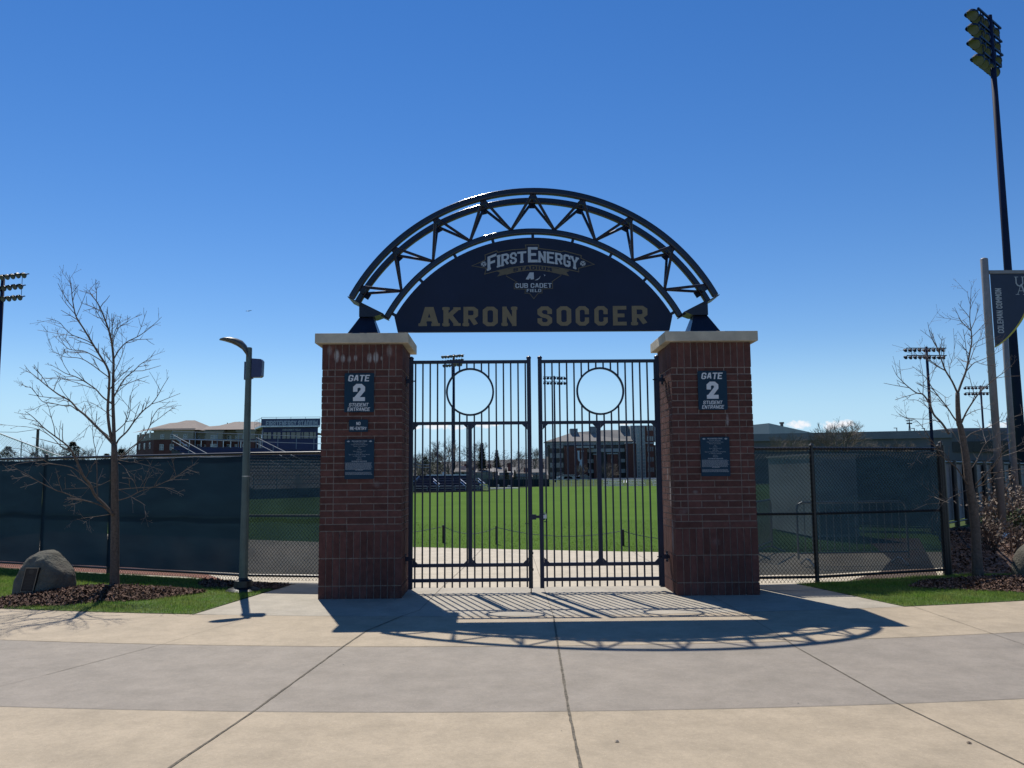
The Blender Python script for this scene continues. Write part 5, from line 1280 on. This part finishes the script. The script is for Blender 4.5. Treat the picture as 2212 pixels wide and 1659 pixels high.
# angled left wing
lw = MB(); wlen = 9.0; d = Vector((-.62, .78)).normalized(); P0 = Vector((xl-.1, -1.6)); P1 = P0+d*wlen
lw.add([(P0.x,P0.y,0),(P1.x,P1.y,0),(P1.x+6,P1.y+3,0),(P0.x+.05,P0.y+6,0),(P0.x,P0.y,zm-.02),(P1.x,P1.y,zm-.02),(P1.x+6,P1.y+3,zm-.02),(P0.x+.05,P0.y+6,zm-.02)], [(0,3,2,1),(4,5,6,7),(0,1,5,4),(1,2,6,5),(2,3,7,6),(3,0,4,7)]); lw.build('wing_brick', M['farbrick'], ab)
lw = MB(); lw.add([(P0.x,P0.y,zm),(P1.x,P1.y,zm),(P1.x+6,P1.y+3,zm),(P0.x+.05,P0.y+6,zm),(P0.x,P0.y,ze-.02),(P1.x,P1.y,ze-.02),(P1.x+6,P1.y+3,ze-.02),(P0.x+.05,P0.y+6,ze-.02)], [(0,3,2,1),(4,5,6,7),(0,1,5,4),(1,2,6,5),(2,3,7,6),(3,0,4,7)]); lw.build('wing_siding', M['tan'], ab)
nn = Vector((d.y, -d.x)); nn = -nn if nn.y > 0 else nn
for k, fz in ((.2, 0), (.5, 0), (.8, 0), (.2, 1), (.5, 1), (.8, 1)):
    c = P0+d*wlen*k+nn*.03; z = (Z(475) if not fz else Z(355)); MB().obox((c.x, c.y, z+.7), (d.x,d.y,0), .30, (nn.x,nn.y,0), .04, (0,0,1), .5).build('window', M['white'], ab)
    c = c+nn*.03; MB().obox((c.x, c.y, z+.7), (d.x,d.y,0), .22, (nn.x,nn.y,0), .04, (0,0,1), .42).build('pane', M['window'], ab)
mb = MB(); e0 = P0+nn*.6-d*.6; e1 = P1+nn*.6+d*.6
mb.add([(e0.x,e0.y,ze+.3),(e1.x,e1.y,ze+.3),(e1.x+5,e1.y+2.5,ze+2.0),(X(530),6,Z(152)+.2),(e0.x+7,e0.y+1,ze+.3)], [(0,1,2,3),(0,3,4)]); mb.build('roof', M['roof'], ab)
for px_, py_ in ((715,210),(1093,192),(1220,180),(1137,268),(1168,268)):
    c = at(*q4(px_, py_), YA+(5 if py_ < 240 else 1.2)); MB().box((c.x-.06, c.y-YA-.06, c.z-1.2), (c.x+.06, c.y-YA+.06, c.z+.2)).build('vent_pipe', M['fardark'], ab)

# grandstand at the far left side of the field, with press box
GS0 = Vector((-17.0, 51.0)); gu = Vector((.60, .80)).normalized(); gn = Vector((-gu.y, gu.x))       # along / away from the field
ang = atan2(gu.y, gu.x)
gs = thing('grandstand', 'blue grandstand with metal railings behind the left fence screen', 'grandstand', (GS0.x, GS0.y, 0), ang)
S0, S1 = -2.0, 14.5; rows = 11; dp = .85; rs = .29
ZT = .8+rows*rs
for i in range(rows):
    MB().box((S0, 1.2+i*dp, .75+i*rs), (S1, 1.2+i*dp+.49, .82+i*rs)).build('footboard', M['galvd'], gs)
    MB().box((S0, 1.2+i*dp+.5, 1.10+i*rs), (S1, 1.2+i*dp+.80, 1.15+i*rs)).build('bench', M['darkblue'] if i > 1 else M['galv'], gs)
    MB().box((S0, 1.2+i*dp+.56, .83+i*rs), (S1, 1.2+i*dp+.58, 1.09+i*rs)).build('riser', M['darkblue'], gs)
mb = MB(); mb.add([(S0,0,0),(S1,0,0),(S1,1.2+rows*dp,0),(S0,1.2+rows*dp,0),(S0,0,.7),(S1,0,.7),(S1,1.2+rows*dp,.7+rows*rs),(S0,1.2+rows*dp,.7+rows*rs)], [(0,3,2,1),(4,5,6,7),(0,1,5,4),(1,2,6,5),(2,3,7,6),(3,0,4,7)]); mb.build('substructure', M['fardark'], gs)
def railing(t, pts, h=1.0, n=2, r=.03, step=2.0, m=None):
    m = m or M['railgrey']
    mb = MB()
    for a, b in zip(pts[:-1], pts[1:]):
        a, b = Vector(a), Vector(b); L_ = (b-a).length; k = max(1, int(L_/step))
        for j in range(n): z = Vector((0,0,h*(1-j/n))); mb.tube([a+z, b+z], r, 5)
        for j in range(k+1): q = a+(b-a)*j/k; mb.tube([q, q+Vector((0,0,h))], r, 5)
    return mb.build('railing', m, t, recalc=False)
railing(gs, [(S0,.1,.7),(S1,.1,.7)], 1.0, 3); railing(gs, [(S0,1.2+rows*dp,ZT),(S1,1.2+rows*dp,ZT)], 1.25, 2)
for s in (-2, 6, 14.5):
    railing(gs, [(s,1.2,.8),(s,1.2+rows*dp,ZT)], 1.0, 2)
for s in (2, 10):
    railing(gs, [(s,.2,.7),(s,3.6,1.9)], 1.0, 2)
railing(gs, [(S1,1.2+rows*dp,ZT),(S1+5,1.2+rows*dp-4,1.2)], 1.0, 2)
YP = 72.
pbx = thing('press_box', 'dark blue press box reading FIRSTENERGY STADIUM CUB CADET FIELD left of the left pillar', 'press box', (0, YP, 0))
XP = lambda x, y=350: at(*q4(x, y), YP).x
ZP = lambda y, x=1700: at(*q4(x, y), YP).z
xa, xb = XP(1478), XP(2078); z0, z1 = ZP(470), ZP(228); sl_ = .0
xs = XP(1358)
mb = MB(); dside = Vector((xs-xa, 3.4)); 
mb.add([(xa,0,z0-2.5),(xb,0,z0-2.5),(xb+dside.x,dside.y,z0-2.5),(xs,dside.y,z0-2.5),(xa,0,z1),(xb,0,z1),(xb+dside.x,dside.y,z1),(xs,dside.y,z1)], [(0,3,2,1),(4,5,6,7),(0,1,5,4),(1,2,6,5),(2,3,7,6),(3,0,4,7)]); mb.build('wall', M['darkblue'], pbx)
XD = XP(1475); 
mb = MB(); mb.add([(XD-.05,-.5,z1+.003),(xb+.3,-.5,z1+.003),(xb+dside.x,dside.y+.4,z1+.003),(XP(1265),dside.y+.4,z1+.003),(XD-.05,-.5,z1+.18),(xb+.3,-.5,z1+.18),(xb+dside.x,dside.y+.4,z1+.18),(XP(1265),dside.y+.4,z1+.18)], [(0,3,2,1),(4,5,6,7),(0,1,5,4),(1,2,6,5),(2,3,7,6),(3,0,4,7)]); mb.build('roof_deck', M['galv'], pbx)
zs0, zs1 = ZP(212), ZP(138)
wallbox(pbx, 'sign_board', mat('pressbox_board', (.05, .07, .14), .5), (XP(1478), -.52, zs0), (xb+.3, -.45, zs1))
mb = MB(); word(mb, 'FIRSTENERGY STADIUM', XP(1525), XP(2085), ZP(220), ZP(160), front(-.525), 1.5, .45, 1.6, serif=True); mb.build('lettering', mat('pressbox_white', (.38, .41, .45), .5), pbx, recalc=False)
mb = MB(); word(mb, 'CUB CADET FIELD', XP(1692), XP(1888), ZP(267), ZP(246), front(-.004), 1.4, .5, 1.6); mb.build('lettering', M['lettergrey'], pbx, recalc=False)
for a, b in ((1485,1525),(1532,1570),(1590,1628),(1635,1672),(1690,1732),(1738,1775),(1785,1835),(1842,1890),(1900,1918),(1926,1980),(1988,2030),(2036,2058)):
    x_, w_ = XP((a+b)/2), (XP(b)-XP(a)); win(pbx, x_, ZP(352), w_, ZP(282)-ZP(352), 0, M['darkblue'], M['glassd'], .05, mull=False)
MB().box((XP(1420), 1.2, ZP(340)), (XP(1420)+.5, 1.25, ZP(295))).build('side_window', M['galv'], pbx)
railing(pbx, [(XD,-.5,z1+.15),(xb+.3,-.5,z1+.15)], ZP(122)-z1-.15, 2, .02, 1.3); railing(pbx, [(XP(1265),dside.y+.4,z1+.15),(XD,-.5,z1+.15)], ZP(130)-z1-.15, 2, .02, 1.3)
YR2 = 66.
XR = lambda x, y=400: at(*q4(x, y), YR2).x
ZR = lambda y, x=900: at(*q4(x, y), YR2).z
rl = thing('stand_railing', 'silver railing with sloping handrails along the blue stand top, left of the lamp post', 'railing', (0, YR2, 0))
mb = MB()
P_ = lambda x, y, dy=0: Vector((XR(x), dy, ZR(y)))
mb.tube([P_(540,355), P_(1290,372), P_(1450,375)], .045, 6)
for x in (580, 680, 808, 928, 1050, 1130, 1240, 1450): a_ = P_(x, 358+(x-540)*.022); mb.tube([a_, Vector((a_.x, 0, a_.z-2.2))], .04, 5)
mb.tube([P_(538,355), P_(728,488)], .06, 6); mb.tube([P_(582,425), P_(668,484)], .06, 6)
mb.build('rail', M['galv'], rl)
MB().box((XR(735), .3, ZR(475)), (XR(1290), .4, ZR(443))).build('blue_panel', M['darkblue'], rl)

# mesh topped stair railing at the far left
yq = lambda x, y: (x/3.95/1.8228, (1600+y/3.95)/1.8228)
YM = 24.
mr = thing('stair_railing', 'white sloping rail topped with chain mesh above the left fence', 'railing', (0, YM, 0))
a_ = at(*yq(-160, 365), YM); b_ = at(*yq(945, 782), YM); a_.y = b_.y = 0
MB().tube([a_, b_], .028, 8).build('rail', M['white'], mr)
mb = MB(); ux_ = (b_-a_)
d_ = .11
k = 0
while k*d_ < ux_.x:
    s = k*d_; top = a_+ux_*(s/ux_.x); zb2 = 1.6
    for sg_ in (1, -1):
        L_ = (top.z-zb2)*.9; e = Vector((top.x+sg_*L_, 0.006*sg_, zb2))
        if sg_ > 0:
            pass
        # clip against the sloping rail
        if sg_ > 0: mb.tube([top, e], .0045, 3, cap=False)
        else:
            mb.tube([top, e], .0045, 3, cap=False)
    k += 1
mb.build('mesh', M['galv'], mr, recalc=False)
for s in (.05, .45, .85): q = a_+ux_*s; MB().tube([(q.x,0,0),(q.x,0,q.z)], .03, 8).build('post', M['galv'], mr)
c = at(*yq(592, 352), 60); up_ = thing('utility_pole', 'slim wooden pole with a wire behind the left fence', 'pole', (c.x, 60, 0))
MB().lathe((0,0,0), (0,0,1), [(0,.14),(c.z,.11)], 10).build('pole', M['bark'], up_); 
w1 = at(*yq(-60, 398), 60); MB().tube([(0,0,c.z-.02), ((w1.x-c.x)/2,0,(w1.z+c.z)/2-.15), (w1.x-c.x,0,w1.z)], .018, 4).build('wire', M['wire'], up_)

# small stand seen through the left gate
q9 = lambda x, y: ((x/2.0109+1600)/1.8228, (y/2.0109+1600)/1.8228)
YS = 70.
X9 = lambda x, Y=YS: at(*q9(x, 600), Y).x
Z9 = lambda y, Y=YS, x=400: at(*q9(x, y), Y).z
ss = thing('small_stand', 'dark blue small stand with silver rails seen through the left gate', 'grandstand', (0, YS, 0))
xa, xb = X9(-90), X9(655)
wallbox(ss, 'base_wall', mat('stand_base', (.02, .025, .04), .8, 0, .2, 1), (xa, 0, -.02), (xb, .25, Z9(668)))
for i in range(5):
    z = Z9(650)+.15+i*.26; MB().box((xa, .5+i*.8, z), (xb-.6-i*.35, .9+i*.8, z+.05)).build('bench', M['darkblue'], ss); MB().box((xa, .9+i*.8, z-.4), (xb-.6-i*.35, .93+i*.8, z)).build('riser', M['darkblue'], ss)
for a, b in ((60,165),(185,240),(255,370),(385,470),(480,560),(575,650)):
    railing(ss, [(X9(a),-.05,Z9(668)),(X9(b),-.05,Z9(668))], Z9(628)-Z9(668), 2, .028, 1.2)
for a, b, c_ in ((60,165,578),(235,360,575),(420,470,575),(540,570,575)):
    railing(ss, [(X9(a),3,Z9(610)),(X9(b),3,Z9(610))], Z9(c_)-Z9(612), 2, .03, 1.6)
for a in (205, 415, 565):
    mb = MB()
    for o_ in (0, 22): mb.tube([(X9(a), 1.5, Z9(572+o_)), (X9(a+58), -.0, Z9(615+o_))], .04, 6)
    mb.build('stair_rail', M['galv'], ss)
mb = MB().tube([(X9(45),1.5,Z9(595)),(X9(90),1.5,Z9(553))], .07, 6); mb.build('stair_rail', M['galv'], ss)
railing(ss, [(X9(-60),4,Z9(470)),(X9(75),4,Z9(505)),(X9(160),4,Z9(505))], .6, 2, .04, 2)
MB().box((X9(130), 4.2, Z9(575)), (X9(660), 4.5, Z9(545))).build('back_panel', mat('grey_panel', (.14, .14, .13), .8), ss)
MB().box((X9(130), 4.0, Z9(549)), (X9(500), 4.6, Z9(545)+.08)).build('back_rail', M['galv'], ss)
for a in (262,): wallbox(ss, 'cabinet', M['white'], (X9(a), 4.1, Z9(545)), (X9(a+14), 4.4, Z9(518)))

# far fence with dark screen, white strip and cabinets
fs_ = thing('screened_fence', 'dark screened fence across the far end of the field, behind the two gates', 'fence', (0, 98.3, 0))
xa, xb = X9(645, 98.3), X9(1130, 98.3)
wallbox(fs_, 'screen', mat('far_screen', (.012, .024, .035), .9, 0, .2, .5), (xa, 0, 0), (xb, .08, Z9(578, 98.3, 900)))
for k in range(13): x_ = xa+(xb-xa)*k/12; MB().tube([(x_,-.06,0),(x_,-.06,Z9(572, 98.3, 900))], .05, 6).build('post', M['black'], fs_)
o = wallbox(None, 'track_edging', M['white'], (X9(665, 86), 86, .0), (X9(895, 86), 87.6, .06)); tag(o, 'white paved strip at the foot of the far screened fence', 'paving')
for i, (a, yy) in enumerate(((723, 618), (801, 626))):
    o = wallbox(None, 'equipment_cabinet', M['fargrey'], (X9(a, 88), 88, 0), (X9(a+(13 if i == 0 else 24), 88), 88.5, Z9(yy, 88, 800))); tag(o, ['narrow pale cabinet standing by the far screened fence', 'wider pale cabinet standing by the far screened fence'][i], 'cabinet', 'cabinets by the far fence')
    b = o.modifiers.new('b', 'BEVEL'); b.width = .04
# open fence and aluminium bleachers on the far right
of = thing('open_fence', 'low open wire fence along the far field edge behind the right gate', 'fence', (0, 99, 0))
xa, xb = X9(1130, 99), X9(2600, 99)
mb = MB(); zt9 = Z9(577, 99, 1500); mb.tube([(xa,0,zt9),(xb,0,zt9)], .05, 5); mb.build('rail', M['galv'], of)
for k in range(26): x_ = xa+(xb-xa)*k/25; MB().tube([(x_,0,0),(x_,0,zt9)], .04, 5).build('post', M['galv'], of)
bl = thing('bleachers', 'silver aluminium bleachers at the far edge of the field behind the right gate', 'bleachers', (0, 97.5, 0))
for i in range(5):
    z = Z9(645, 97.5, 1700)+.02+i*.21
    for a, b in ((1562+i*3, 1722), (1762, 1830), (1836, 1900), (1960, 2040)):
        MB().box((X9(a, 97.5), i*.45, z), (X9(b, 97.5), i*.45+.28, z+.07)).build('bench', M['benchpale'], bl)
mb = MB()
for a in (1725, 1745): mb.tube([(X9(a, 97.5), .2, 0.4), (X9(a+16, 97.5), 1.8, Z9(585, 97.5, 1700))], .05, 5)
railing(bl, [(X9(1562,97.5),2.3,.6),(X9(2040,97.5),2.3,.6)], Z9(570, 97.5, 1700)-.6, 2, .035, 2.0)
mb.build('stair_rail', M['galv'], bl)

# university hall behind the right gate
YU = 250.
uh = thing('brick_hall', 'large brick hall with UA letters and grey roof seen through the right gate', 'building', (0, YU, 0))
XU = lambda x: at(*q9(x, 400), YU).x
ZU = lambda y, x=1500: at(*q9(x, y), YU).z
bk = M['farbrick']; gr_ = M['fargrey']; lt = mat('precast_light', (.34, .34, .33), .8, 0, .06, .5); gl = mat('hall_glass', (.10, .16, .20), .15, 0, .3, .3, spec=.8)
wallbox(uh, 'wall', mat('hall_wall_dark', (.095, .075, .065), .9, 0, .2, .6), (XU(1125), 1.5, 0), (XU(2300), 14, ZU(308)))
wallbox(uh, 'upper_wall', gr_, (XU(1123), 1.2, ZU(305)), (XU(1800), 13, ZU(275)))
mb = MB(); mb.add([(XU(1100),.5,ZU(275)+.01),(XU(1830),.5,ZU(275)+.01),(XU(1830),14,ZU(275)+.01),(XU(1100),14,ZU(275)+.01),(XU(1330),6,ZU(198)),(XU(1590),6,ZU(180)),(XU(1790),6,ZU(180)),(XU(1330),12,ZU(198)),(XU(1790),12,ZU(180))], [(0,1,6,5,4),(0,4,7,3),(1,2,8,6),(4,5,6,8,7),(2,3,7,8),(0,3,2,1)]); mb.build('roof', mat('hall_roof', (.22, .205, .19), .85, 0, .08, .5), uh)
for a, b, y0_, y1_ in ((1312,1372,212,168),(1475,1530,202,152),(1720,1785,205,148)): wallbox(uh, 'roof_vent', mat('vent_metal', (.16, .18, .20), .6), (XU(a), 5, ZU(y0_)), (XU(b), 9, ZU(y1_)))
wallbox(uh, 'left_tower', bk, (XU(1250), -1.5, 0), (XU(1430), 1.49, ZU(318)))
wallbox(uh, 'tower_cap', lt, (XU(1346), -1.9, ZU(330)), (XU(1482), 1.45, ZU(314)))
wallbox(uh, 'beam', lt, (XU(1432), .2, ZU(362)), (XU(1730), 1.45, ZU(335)))
wallbox(uh, 'back_wall', mat('hall_recess', (.05, .052, .055), .9), (XU(1430), 1.0, 0), (XU(1735), 1.48, ZU(363)))
for a, b in ((1482,1512),(1590,1618),(1640,1672)): wallbox(uh, 'pier', bk, (XU(a), -.6, 0), (XU(b), .98, ZU(385 if a < 1500 else 382)))
for a, b, yt in ((1480,1514,384),(1588,1674,380)): wallbox(uh, 'pier_cap', lt, (XU(a), -.8, ZU(yt)+.003), (XU(b), 1.0, ZU(yt)+.35))
for (a, b, y0_, y1_) in ((1436,1482,448,418),(1436,1482,528,500),(1595,1630,446,415),(1700,1733,444,418),(1600,1630,530,500),(1700,1733,528,498)): wallbox(uh, 'balcony_panel', lt, (XU(a), .2, ZU(y0_)), (XU(b), .98, ZU(y1_)))
wallbox(uh, 'right_tower', bk, (XU(1735), -1.5, 0), (XU(1815), 1.49, ZU(298))); wallbox(uh, 'tower_cap', lt, (XU(1730), -1.8, ZU(298)+.003), (XU(1820), 1.4, ZU(290)))
wallbox(uh, 'stair_tower', gl, (XU(1816), -2.0, 0), (XU(1884), 1.49, ZU(172)))
fr = MB()
for x_ in (1817, 1842, 1852, 1882): fr.box((XU(x_)-.10, -2.18, 0), (XU(x_)+.10, -2.003, ZU(166)))
for k in range(15): z_ = ZU(172)*(k+1)/15; fr.box((XU(1817)+.11, -2.15, z_-.07), (XU(1842)-.11, -2.003, z_+.07)); fr.box((XU(1852)+.11, -2.15, z_-.07), (XU(1882)-.11, -2.003, z_+.07))
fr.build('window_frame', lt, uh)
wallbox(uh, 'brick_shaft', bk, (XU(1885), -1.8, 0), (XU(1955), 1.49, ZU(165))); wallbox(uh, 'shaft_cap', lt, (XU(1883), -2.0, ZU(300)), (XU(1958), -1.805, ZU(290)))
wallbox(uh, 'right_wing', gr_, (XU(1790), 1.6, ZU(275)), (XU(2120), 12, ZU(152)))
for k in range(12):
    x_ = XU(1140+k*18) if k < 6 else XU(1440+(k-6)*45)
    MB().box((x_, 1.13, ZU(300)), (x_+.7, 1.19, ZU(285))).build('window', M['window'], uh)
for k in range(6):
    for j in range(4): MB().box((XU(1140+k*18), 1.42, ZU(590)+1.2+j*3.0), (XU(1140+k*18)+.7, 1.49, ZU(590)+2.7+j*3.0)).build('window', M['window'], uh)
for k in range(3):
    for j in range(5): MB().box((XU(1900+k*18), -1.87, 2+j*3.2), (XU(1900+k*18)+.55, -1.805, 3.4+j*3.2)).build('window', M['window'], uh)
mb = MB(); zc = ZU(355); hU = zc-ZU(432); xU = XU(1360); wU = XU(1392)-XU(1360)
def srf(pts, t):
    for q in strip(pts, t, False): mb.add([(c[0], -1.56-ZOFF[0]*.004, c[1]) for c in q], [(0,1,2,3)])
    ZOFF[0] = (ZOFF[0]+1) % 9
srf([(xU,zc),(xU,zc-hU*.75),(xU+wU*.2,zc-hU*.95),(xU+wU*.5,zc-hU),(xU+wU*.8,zc-hU*.95),(xU+wU,zc-hU*.75),(xU+wU,zc)], .55); srf([(xU-.4,zc),(xU+.4,zc)], .25); srf([(xU+wU-.4,zc),(xU+wU+.4,zc)], .25)
zA = ZU(432); zA1 = ZU(510); srf([(xU-.1,zA1),(xU+wU*.55,zA)], .40); srf([(xU+wU*.55,zA),(xU+wU+.2,zA1)], .60); srf([(xU+.3,zA1+(zA-zA1)*.35),(xU+wU-.2,zA1+(zA-zA1)*.35)], .2)
mb.build('lettering', mat('hall_letters', (.5, .56, .6), .5), uh, recalc=False)

# long dark building and grey block right of the gate
q6 = lambda x, y: ((x/1.8436+2900)/1.8228, (y/1.8436+1600)/1.8228)
YD = 108.
p0 = at(*q6(60, 217), 118); p1 = at(*q6(1560, 181), 108); p2 = at(*q6(2300, 160), 103)
db = thing('parking_deck', 'long dark flat roofed building behind the right fence', 'building', (0, 0, 0))
zt1 = (p0.z+p1.z)/2
mb = MB(); mb.prism([(p0.x-6, p0.y+.3), (p1.x, p1.y), (p2.x+30, p2.y-6), (p2.x+30, p2.y+30), (p0.x-6, p0.y+30)], (1,0,0), (0,1,0), (0,0,1), (0,0,-.1), zt1+.1); mb.build('wall', mat('deck_wall', (.125, .125, .13), .85, 0, .15, .3), db)
pr = MB(); f_ = Vector((p1.x-p0.x, p1.y-p0.y, 0)).normalized(); n_ = Vector((f_.y, -f_.x, 0))
a3 = Vector((p0.x-6, p0.y, 0)); b3 = Vector((p1.x, p1.y, 0))
pr.bar(a3+n_*.22+Vector((0,0,zt1-.35)), b3+n_*.22+Vector((0,0,zt1-.35)), .3, 1.1); pr.build('parapet', mat('deck_parapet', (.19, .19, .20), .8, 0, .1, .3), db)
r = random.Random(4)
for k in range(14):
    for j in range(2):
        c = b3+(Vector((p2.x, p2.y, 0))-b3)*((k+.5)/14)+n_*.03; zz = 1.8+j*2.7
        MB().obox((c.x, c.y, zz+.5), f_, .45, n_, .05, (0,0,1), .75).build('window', M['black'], db)
q = at(*q6(1565, 158), 112); q2 = at(*q6(2000, 150), 112)
MB().box((q.x, 112, zt1+.003), (q2.x, 122, q.z)).build('penthouse', mat('penthouse_grey', (.14, .14, .15), .85), db)
g0 = at(*q6(60, 130), 172); g1 = at(*q6(235, 122), 166); g2 = at(*q6(595, 165), 219)
gb = thing('grey_block', 'light grey flat roofed block rising behind the dark building beside the right pillar', 'building', (0, 0, 0))
zc = g1.z
mb = MB(); mb.prism([(g0.x, g0.y+6), (g1.x, g1.y), (g2.x, g2.y), (g0.x+10, g2.y+50)], (1,0,0), (0,1,0), (0,0,1), (0,0,0), zc); mb.build('wall', mat('block_grey', (.42, .42, .40), .85, 0, .05, .2), gb)
c = at(*q6(328, 118), 185); MB().lathe((c.x, c.y, zc-.5), (0,0,1), [(0,.35),(c.z-zc+.2,.35),(c.z-zc+.25,.55),(c.z-zc+.6,.55)], 10).build('chimney', M['fardark'], gb)
c0 = at(*q6(345, 160), 164); c1 = at(*q6(400, 160), 164)
for i, (x, yt, yb) in enumerate(((1253, 95, 190), (1290, 158, 190), (1163, 155, 190), (1365, 158, 182))):
    p = at(*q6(x, yt), 118+i); t = thing('roof_antenna' if i == 0 else 'roof_light_pole', ['lattice antenna mast on the roof of the dark building', 'thin light pole beside the lattice antenna', 'thin light pole left of the lattice antenna with small arm', 'thin light pole right of the antenna, behind the young tree'][i], 'antenna' if i == 0 else 'light pole', (p.x, 118+i, zt1-.2))
    h_ = p.z-zt1+.2; mb = MB().tube([(0,0,0),(0,0,h_)], .07, 5)
    if i == 0:
        mb.tube([(-.25,0,0),(0,0,h_*.9)], .04, 4); mb.tube([(.25,0,0),(0,0,h_*.9)], .04, 4)
        for k in range(6): mb.box((-.22+.03*k, -.04, h_*(.15+.13*k)), (.22-.03*k, .04, h_*(.15+.13*k)+.06))
        mb.box((-.4,-.1,h_*.72),(.4,.1,h_*.8)); mb.box((-.5,-.1,h_*.9),(.5,.1,h_*.95))
    else: mb.box((-.45,-.08,h_-.1),(.05,.08,h_))
    mb.build('mast', M['fardark'], t)

# small houses beyond the field
def house(a, b, yb, yr, Y, wc, rc, label, gable=False):
    x0_, x1_ = at(*q9(a, 500), Y).x, at(*q9(b, 500), Y).x; ze_ = at(*q9(a, yb), Y).z; zr_ = at(*q9(a, yr), Y).z
    t = thing('house', label, 'house', ((x0_+x1_)/2, Y, 0), group='houses beyond the field'); w_ = (x1_-x0_)/2
    wallbox(t, 'wall', mat('house_wall', wc, .85, 0, .08, .6), (-w_, 0, 0), (w_, 9, ze_))
    mb = MB()
    if gable: mb.add([(-w_-.3,-.4,ze_),(w_+.3,-.4,ze_),(w_+.3,9.4,ze_),(-w_-.3,9.4,ze_),(0,-.4,zr_),(0,9.4,zr_)], [(0,1,4),(1,2,5,4),(2,3,5),(3,0,4,5),(0,3,2,1)])
    else: mb.add([(-w_-.3,-.4,ze_),(w_+.3,-.4,ze_),(w_+.3,9.4,ze_),(-w_-.3,9.4,ze_),(-w_-.3,4.5,zr_),(w_+.3,4.5,zr_)], [(0,1,5,4),(1,2,5),(2,3,4,5),(3,0,4),(0,3,2,1)])
    r_ = mb.build('roof', mat('house_roof', rc, .9, 0, .1, .6), t)
    MB().box((w_*.3, 5, ze_), (w_*.3+.7, 5.7, zr_+.8)).build('chimney', M['farbrick'], r_)
    for k in range(3): win(t, -w_*.6+k*w_*.6, ze_*.45, .9, 1.2, 0, frame=M['fargrey'], fw=.08)
house(390, 480, 520, 488, 140, (.16,.15,.14), (.12,.11,.10), 'grey house with flag in front, seen through the left gate')
house(510, 640, 500, 448, 150, (.32,.24,.19), (.22,.15,.12), 'gabled peach coloured house behind the left gate', True)
house(560, 680, 520, 492, 138, (.15,.145,.14), (.20,.19,.18), 'low grey house with pale roof next to the peach gable')
house(690, 860, 520, 482, 145, (.17,.17,.17), (.13,.125,.12), 'long grey house behind the small conifers')
house(740, 840, 545, 515, 130, (.22,.10,.07), (.24,.24,.23), 'brick house with pale roof at the middle of the gate view')
house(990, 1110, 545, 495, 135, (.15,.075,.055), (.14,.135,.13), 'brick house between the two gates near the brick hall')
house(850, 985, 560, 525, 128, (.16,.065,.045), (.16,.13,.11), 'low red brick house left of the gate opening')
mb = MB().lathe((0,0,0), (0,0,1), [(0,.06),(7.0,.04)], 6); p = at(*q9(428, 470), 118); o = thing('flag', 'small red and white striped flag on a pole seen through the left gate', 'flag', (p.x, 118, 0)); MB().lathe((0,0,0), (0,0,1), [(0,.06),(p.z+.2,.04)], 6).build('pole', M['galv'], o)
mb = MB(); red = mat('flag_red', (.5,.05,.06), .8); 
for k in range(7): mb.m = k % 2; mb.add([(.05,0,p.z-.09*k),(.85,.12,p.z-.09*k-.08),(.85,.12,p.z-.09*k-.17),(.05,0,p.z-.09*k-.09)], [(0,1,2,3)])
mb.build('cloth', [red, M['white']], o, recalc=False)

# parked cars / pale vehicles glimpsed behind the open fence
def small_car(px, Y, col, label):
    p = at(*q9(px, 600), Y); t = thing('parked_car', label, 'car', (p.x, Y, 0), group='cars parked beyond the field')
    prof = [(-2.1,.35),(-2.1,.80),(-1.9,.95),(-1.2,1.0),(-.7,1.42),(.7,1.45),(1.35,1.0),(2.0,.85),(2.1,.6),(2.1,.35)]
    MB().prism(prof, (1,0,0), (0,0,1), (0,1,0), (0,-.85,0), 1.7).build('body', mat('car_paint', col, .3, .2), t)
    MB().prism([(-1.05,1.02),(-.62,1.36),(.62,1.38),(1.15,1.02)], (1,0,0), (0,0,1), (0,1,0), (0,-.86,0), 1.72).build('window', M['window'], t)
    for x in (-1.3, 1.3): MB().lathe((x,-.9,.33), (0,1,0), [(0,.33),(.2,.33)], 14).build('wheel', M['black'], t)
small_car(1250, 205, (.5,.5,.5), 'pale car parked behind the open fence, first right of the gate gap')
small_car(1310, 205, (.35,.36,.38), 'grey car parked behind the open fence before the UA letters')
small_car(1400, 205, (.12,.13,.15), 'dark car parked behind the open fence right of the UA letters')

# bird
p = at(537, 672, 70); mb = MB(); mb.lathe((-.22,0,0), (1,.2,.05), [(0,.01),(.08,.045),(.24,.055),(.36,.03),(.44,.005)], 8)
for s in (-1, 1): mb.add([(-.06,0,.02),(.10,0,.02),(.10,s*.32,.10),(.02,s*.62,.05),(-.03,s*.36,.08)], [(0,1,2,3,4)]); mb.add([(-.06,0,.012),(.10,0,.012),(.10,s*.32,.092),(.02,s*.62,.042),(-.03,s*.36,.072)], [(4,3,2,1,0)])
o = mb.build('bird', M['black'], recalc=False); o.location = p; tag(o, 'tiny dark bird gliding high in the blue sky left of the arch', 'bird'); o.rotation_euler = (0, 0, 1.1); o.scale = (.7, .7, .7)
